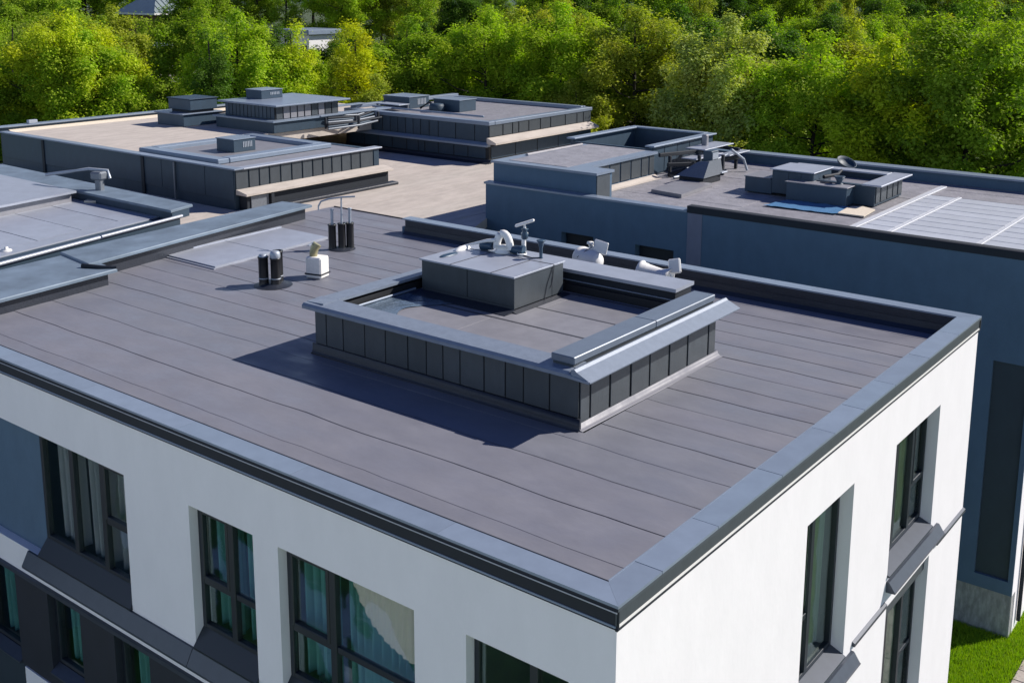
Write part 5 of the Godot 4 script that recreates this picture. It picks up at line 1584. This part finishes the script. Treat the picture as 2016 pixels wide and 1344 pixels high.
# ------------------------------------------------------------------ trees
# a trunk with limbs and a crown of leaves in clumps round the ends of the branches; height 1 unit = 1 m, crown radius r
func grow(sd: int, h: float, r: float, low: float, kind: String, leaves: int) -> Array:
	var g := RandomNumberGenerator.new()
	g.seed = sd
	var st := begin()
	var spine := []
	for i in 7:
		var t := i / 6.0
		spine.append(Vector3(g.randf_range(-1, 1) * 0.18 * t, h * 0.92 * t, g.randf_range(-1, 1) * 0.18 * t))
	tube(st, spine, 0.23, 0.035, 7, false)
	var clumps := []
	var limbs := 34 if kind == "birch" else 30
	for i in limbs:
		var t := lerpf(low, 0.92, (i + g.randf() * 0.6) / limbs)
		var a := i * 2.4 + g.randf_range(-0.4, 0.4)
		var k := (t - low) / (1.0 - low)
		var reach := 0.0
		match kind:
			"birch":
				reach = r * (0.45 + 0.75 * sin(PI * pow(k, 0.7))) * (1.0 - 0.55 * k)
			"maple":
				reach = r * (0.55 + 0.6 * sin(PI * pow(k, 0.9))) * (1.0 - 0.35 * k * k)
			_:
				reach = r * (0.62 + 0.5 * sin(PI * k)) * (1.0 - 0.45 * k * k)
		reach *= g.randf_range(0.62, 1.18)
		var base := Vector3(0, h * t * 0.92, 0)
		var up := reach * (0.25 if kind == "birch" else 0.45) * g.randf_range(0.5, 1.3)
		var tip := base + Vector3(cos(a) * reach, up, sin(a) * reach)
		var mid := base.lerp(tip, 0.5) + Vector3(0, -0.08 * reach, 0)
		tube(st, [base, mid, tip], 0.075 * (1.2 - k), 0.018, 5, false)
		var n := 3 + int(reach * 2.0)
		for j in n:
			var f := lerpf(0.45, 1.08, (j + g.randf()) / n)
			var c := base.lerp(tip, f) + Vector3(g.randf_range(-0.5, 0.5), g.randf_range(-0.15, 0.4), g.randf_range(-0.5, 0.5)) * (0.5 + 0.3 * reach)
			clumps.append([c, g.randf_range(0.45, 0.85) * (0.75 if kind == "birch" else 1.0)])
			if j == n - 1 or g.randf() < 0.4:
				tube(st, [base.lerp(tip, f * 0.8), c], 0.02, 0.008, 4, false)
	for i in 5:
		clumps.append([Vector3(g.randf_range(-0.5, 0.5), h * g.randf_range(0.86, 0.97), g.randf_range(-0.5, 0.5)), g.randf_range(0.4, 0.75)])
	st.generate_normals()
	var trunk := st.commit()
	var v := PackedVector3Array()
	var nn := PackedVector3Array()
	var col := PackedColorArray()
	var each := int(float(leaves) / clumps.size())
	for cl in clumps:
		var c: Vector3 = cl[0]
		var s: float = cl[1]
		var tone := g.randf_range(0.85, 1.15)
		var hue := g.randf_range(-0.08, 0.08)
		var nl := int(each * s * s * 1.9)
		for i in nl:
			var d := Vector3(g.randfn(), g.randfn(), g.randfn())
			var p := c + Vector3(d.x * s * 0.42, d.y * s * 0.36, d.z * s * 0.42)
			d = d.normalized()
			if kind == "birch":
				p.y -= g.randf() * 0.5 * s
			var z := (d * 0.45 + Vector3(g.randf_range(-0.75, 0.75), g.randf_range(0.35, 1.35), g.randf_range(-0.75, 0.75))).normalized()
			var x := z.cross(Vector3(g.randfn(), g.randfn(), g.randfn())).normalized()
			var y := z.cross(x)
			var q := g.randf_range(0.045, 0.085) * (0.78 if kind == "birch" or kind == "airy" else 1.0)
			var lean := z * q * 0.25
			var p0 := p - y * q * 1.25
			var p1 := p + x * q * 0.8 + lean
			var p2 := p + y * q * 1.25
			var p3 := p - x * q * 0.8 + lean
			v.append_array(PackedVector3Array([p0, p1, p2, p0, p2, p3]))
			for tr in [[p0, p1, p2], [p0, p2, p3]]:
				var m: Vector3 = -(tr[1] - tr[0]).cross(tr[2] - tr[0]).normalized()
				nn.append_array(PackedVector3Array([m, m, m]))
			var b := tone * g.randf_range(0.88, 1.12)
			var lc := Color(clampf(0.8 * b * (1.0 + hue), 0, 1), clampf(0.8 * b, 0, 1), clampf(0.8 * b * (1.0 - hue), 0, 1))
			for k in 6:
				col.append(lc)
	var arr := []
	arr.resize(Mesh.ARRAY_MAX)
	arr[Mesh.ARRAY_VERTEX] = v
	arr[Mesh.ARRAY_NORMAL] = nn
	arr[Mesh.ARRAY_COLOR] = col
	var crown := ArrayMesh.new()
	crown.add_surface_from_arrays(Mesh.PRIMITIVE_TRIANGLES, arr)
	return [trunk, crown]

func leaf(c: Vector3, through: Vector3) -> StandardMaterial3D:
	var m := StandardMaterial3D.new()
	m.albedo_color = lin(c.x, c.y, c.z)
	m.vertex_color_use_as_albedo = true
	m.roughness = 0.6
	m.metallic_specular = 0.22
	m.backlight_enabled = true
	m.backlight = lin(through.x, through.y, through.z)
	return m

var kinds := {}

func tree(called: String, label: String, x: float, z: float, h: float, kind: String, variant: int, paint: StandardMaterial3D, group := "") -> void:
	var t := thing(called, label, "shrub" if called == "shrub" else "tree", Vector3(x, rise(x, z) - 0.05, z), group)
	var ms: Array = kinds[kind][variant % kinds[kind].size()]
	var s: float = h / ms[2]
	t.rotation.y = fposmod(x * 3.7 + z * 1.9, TAU)
	var k := 0
	for nm in ["trunk", "crown"]:
		var o := MeshInstance3D.new()
		o.mesh = ms[k]
		o.material_override = M.bark if k == 0 else paint
		o.name = nm
		o.scale = Vector3.ONE * s
		t.add_child(o)
		k += 1

func woods() -> void:
	kinds = {}
	var spec := {"maple": [15.0, 3.25, 0.38], "round": [14.0, 2.95, 0.36], "birch": [14.0, 2.5, 0.22], "airy": [14.5, 3.2, 0.36], "shrub": [3.4, 1.9, 0.12]}
	var sd := 100
	for k in spec:
		kinds[k] = []
		for i in (1 if k == "shrub" or k == "airy" else 2):
			var a := grow(sd, spec[k][0], spec[k][1], spec[k][2], k, 12000 if k == "shrub" else (34000 if k == "airy" else 76000))
			a.append(spec[k][0])
			kinds[k].append(a)
			sd += 7
	var L := {
		"bright": leaf(Vector3(0.52, 0.68, 0.05), Vector3(0.80, 1.0, 0.10)),
		"lime": leaf(Vector3(0.70, 0.80, 0.05), Vector3(0.92, 1.0, 0.10)),
		"mid": leaf(Vector3(0.38, 0.52, 0.05), Vector3(0.80, 1.0, 0.12)),
		"deep": leaf(Vector3(0.15, 0.26, 0.04), Vector3(0.75, 1.0, 0.14)),
		"olive": leaf(Vector3(0.54, 0.60, 0.08), Vector3(0.90, 1.0, 0.16)),
		"pale": leaf(Vector3(0.60, 0.68, 0.18), Vector3(0.95, 1.0, 0.3)),
		"gold": leaf(Vector3(0.72, 0.80, 0.03), Vector3(0.98, 0.95, 0.08)),
	}
	var front := [
		[27.4, -62.5, 14.6, "airy", "mid", "tall thin tree with a dark bare trunk at the left edge"],
		[30.1, -66.3, 13.6, "round", "pale", "pale greyish round tree behind the left edge trees"],
		[25.8, -51.5, 13.7, "round", "bright", "bright green round tree behind the far left corner of the beige roof"],
		[25.5, -53.2, 14.9, "maple", "lime", "big yellow green tree left of the house with the metal roof"],
		[27.6, -42.6, 14.3, "birch", "deep", "sparse dark tree with a visible trunk below the metal roofed house"],
		[32.6, -46.6, 15.0, "round", "bright", "broad bright green tree right of the metal roofed house"],
		[35.6, -45.5, 14.4, "birch", "lime", "slim pale green birch left of the white house"],
		[36.2, -40.9, 14.8, "birch", "gold", "golden yellow birch behind the gap between the two back roofs"],
		[41.2, -41.5, 14.6, "maple", "mid", "dark green tree behind the left boxes of the back centre block"],
		[42.2, -36.2, 15.1, "maple", "bright", "large bright green maple behind the back centre block"],
		[43.5, -31.8, 15.3, "round", "bright", "tall green tree behind the right end of the back centre block"],
		[44.6, -27.4, 15.4, "maple", "olive", "tall olive yellow tree right of the back centre block"],
		[50.0, -27.7, 15.2, "round", "deep", "dark tree in the gap left of the pale olive tree"],
		[40.6, -19.6, 15.1, "round", "pale", "large pale olive tree behind the pipe frame"],
		[39.8, -14.8, 14.4, "maple", "bright", "narrow bright green tree behind the stepped roof housing"],
		[40.6, -11.7, 14.2, "round", "lime", "wide yellow green tree right of the stepped roof housing"],
		[40.2, -8.2, 16.4, "maple", "mid", "tall green tree at the right edge, reaching the top of the picture"],
		[44.9, -6.6, 15.3, "round", "mid", "mid green tree at the right edge behind the tallest one"],
		[22.9, -55.3, 11.8, "round", "mid", "shorter green tree low at the left edge"],
		[41.0, -28.9, 11.4, "round", "olive", "short olive tree beside the back centre block's right end"],
		[50.2, -17.0, 14.7, "maple", "olive", "olive tree peeping over the narrow bright green tree"],
		[48.9, -21.6, 14.8, "round", "deep", "dark green tree behind the pale olive one"],
		[35.2, -38.0, 11.4, "round", "olive", "low olive tree between the golden birch and the dark maple"],
		[33.5, -52.9, 10.6, "round", "mid", "low tree in front of the white shed and the brown house"],
		[48.3, -38.9, 15.0, "maple", "olive", "olive tree behind the large bright maple"],
		[40.7, -49.7, 12.2, "round", "bright", "low green tree in front of the white house"],
	]
	var i := 0
	for f in front:
		tree("birch_tree" if f[3] == "birch" else "broadleaf_tree", f[5], f[0], f[1], f[2], f[3], i, L[f[4]])
		i += 1
	# undergrowth at the foot of the wood
	var g := RandomNumberGenerator.new()
	g.seed = 77
	var along := Vector3(0.6147, 0, 0.7888)
	var ahead := Vector3(0.7888, 0, -0.6147)
	var eye := Vector3(-8.5, 0, 5.3)
	for k in 30:
		var p := eye + ahead * g.randf_range(52, 58) + along * lerpf(-27, 6, k / 29.0)
		if k > 17:
			p = eye + ahead * g.randf_range(44.5, 49) + along * lerpf(2, 26, (k - 18) / 11.0)
		if p.x < 39.0 and p.x > 13.0 and p.z > -41.5 and p.z < 0.0:
			p += ahead * 7.0
		tree("shrub", "leafy shrub in the undergrowth at the foot of the woods", p.x, p.z, g.randf_range(2.6, 5.0), "shrub", 0, L[["mid", "deep", "lime", "bright", "olive"][g.randi() % 5]], "shrubs under the trees")
	# the woods behind
	var names := ["maple", "round", "round", "birch"]
	for row in [[68.0, 5.2], [76.0, 5.0], [85.0, 5.4], [96.0, 6.0], [110.0, 6.0], [124.0, 6.5], [140.0, 7.0]]:
		var half: float = row[0] * 0.53
		var s := -half
		while s < half:
			var p: Vector3 = eye + ahead * (float(row[0]) + g.randf_range(-2.5, 2.5)) + along * (s + g.randf_range(-1.4, 1.4))
			s += float(row[1])
			var ht: float = g.randf_range(12.5, 15.6)
			# keep the two houses and the gap before them open
			if Vector2(p.x - 56.4, p.z + 88.0).length() < 7.0 or Vector2(p.x - 58.0, p.z + 68.0).length() < 6.0 or Vector2(p.x - 45.7, p.z + 72.7).length() < 5.5:
				continue
			var px: float = 1008.0 + 2183.0 * (p - eye).dot(along) / (p - eye).dot(ahead)
			if (px > 270 and px < 362 and row[0] < 104) or (px > 575 and px < 645 and row[0] < 84):
				ht *= 0.62
			var col: String = ["deep", "mid", "bright", "mid", "olive", "mid"][g.randi() % 6]
			var paint: String = {"mid": "mid green", "deep": "dark green", "bright": "bright green", "olive": "olive green"}[col]
			var where: String = ["at the far left", "left of centre", "in the centre", "right of centre", "at the far right"][clampi(int(px / 403.0), 0, 4)]
			tree("broadleaf_tree", "%s tree in the woods behind, %s, %s row" % [paint, where, "nearer" if row[0] < 90.0 else "farther"], p.x, p.z, ht, names[g.randi() % 4], g.randi() % 2, L[col], "trees in the woods behind")

func _ready() -> void:
	lights()
	materials()
	M.coping_old = mk(Vector3(0.15, 0.20, 0.26), 0.6, 0.1, 0.22, Vector3(7, 7, 7), 0.0, 0, 40, 0.010)
	M.capping = mk(Vector3(0.20, 0.24, 0.305), 0.5, 0.1, 0.07, Vector3(1.5, 1.5, 1.5), 0.6, 0, 41)
	M.coping_dark = tinted(M.coping, 0.62)
	M.foil = mk(Vector3(0.12, 0.17, 0.23), 0.22, 0.2, 0.3, Vector3(0.4, 0.4, 0.4))
	M.grey_sheet_1 = tinted(M.grey_sheet, 0.9)
	M.grey_sheet_2 = tinted(M.grey_sheet, 0.96, 1.0)
	M.panel_sun = M.panel
	M.membrane_far_1 = tinted(M.membrane_far, 0.9)
	M.membrane_far_2 = tinted(M.membrane_far, 0.96)
	M.bright_sheet = mk(Vector3(0.47, 0.50, 0.56), 0.5, 0.1, 0.05, Vector3(4, 4, 4), 0.0, 0, 43)
	M.bright_sheet_1 = tinted(M.bright_sheet, 0.94)
	M.beige_1 = tinted(M.beige, 0.95)
	M.beige_2 = tinted(M.beige, 0.98, 0.99)
	M.galvanised_dark = tinted(M.galvanised, 0.5)
	M.white_strip = mk(Vector3(0.56, 0.58, 0.62), 0.5, 0.1, 0.06, Vector3(1, 1, 1))
	grounds()
	white_building()
	enclosure()
	cabinet()
	blue_building()
	deck()
	back_left_building()
	back_block()
	left_building()
	houses()
	woods()
	fittings()
	blue_roof_things()
	back_left_things()
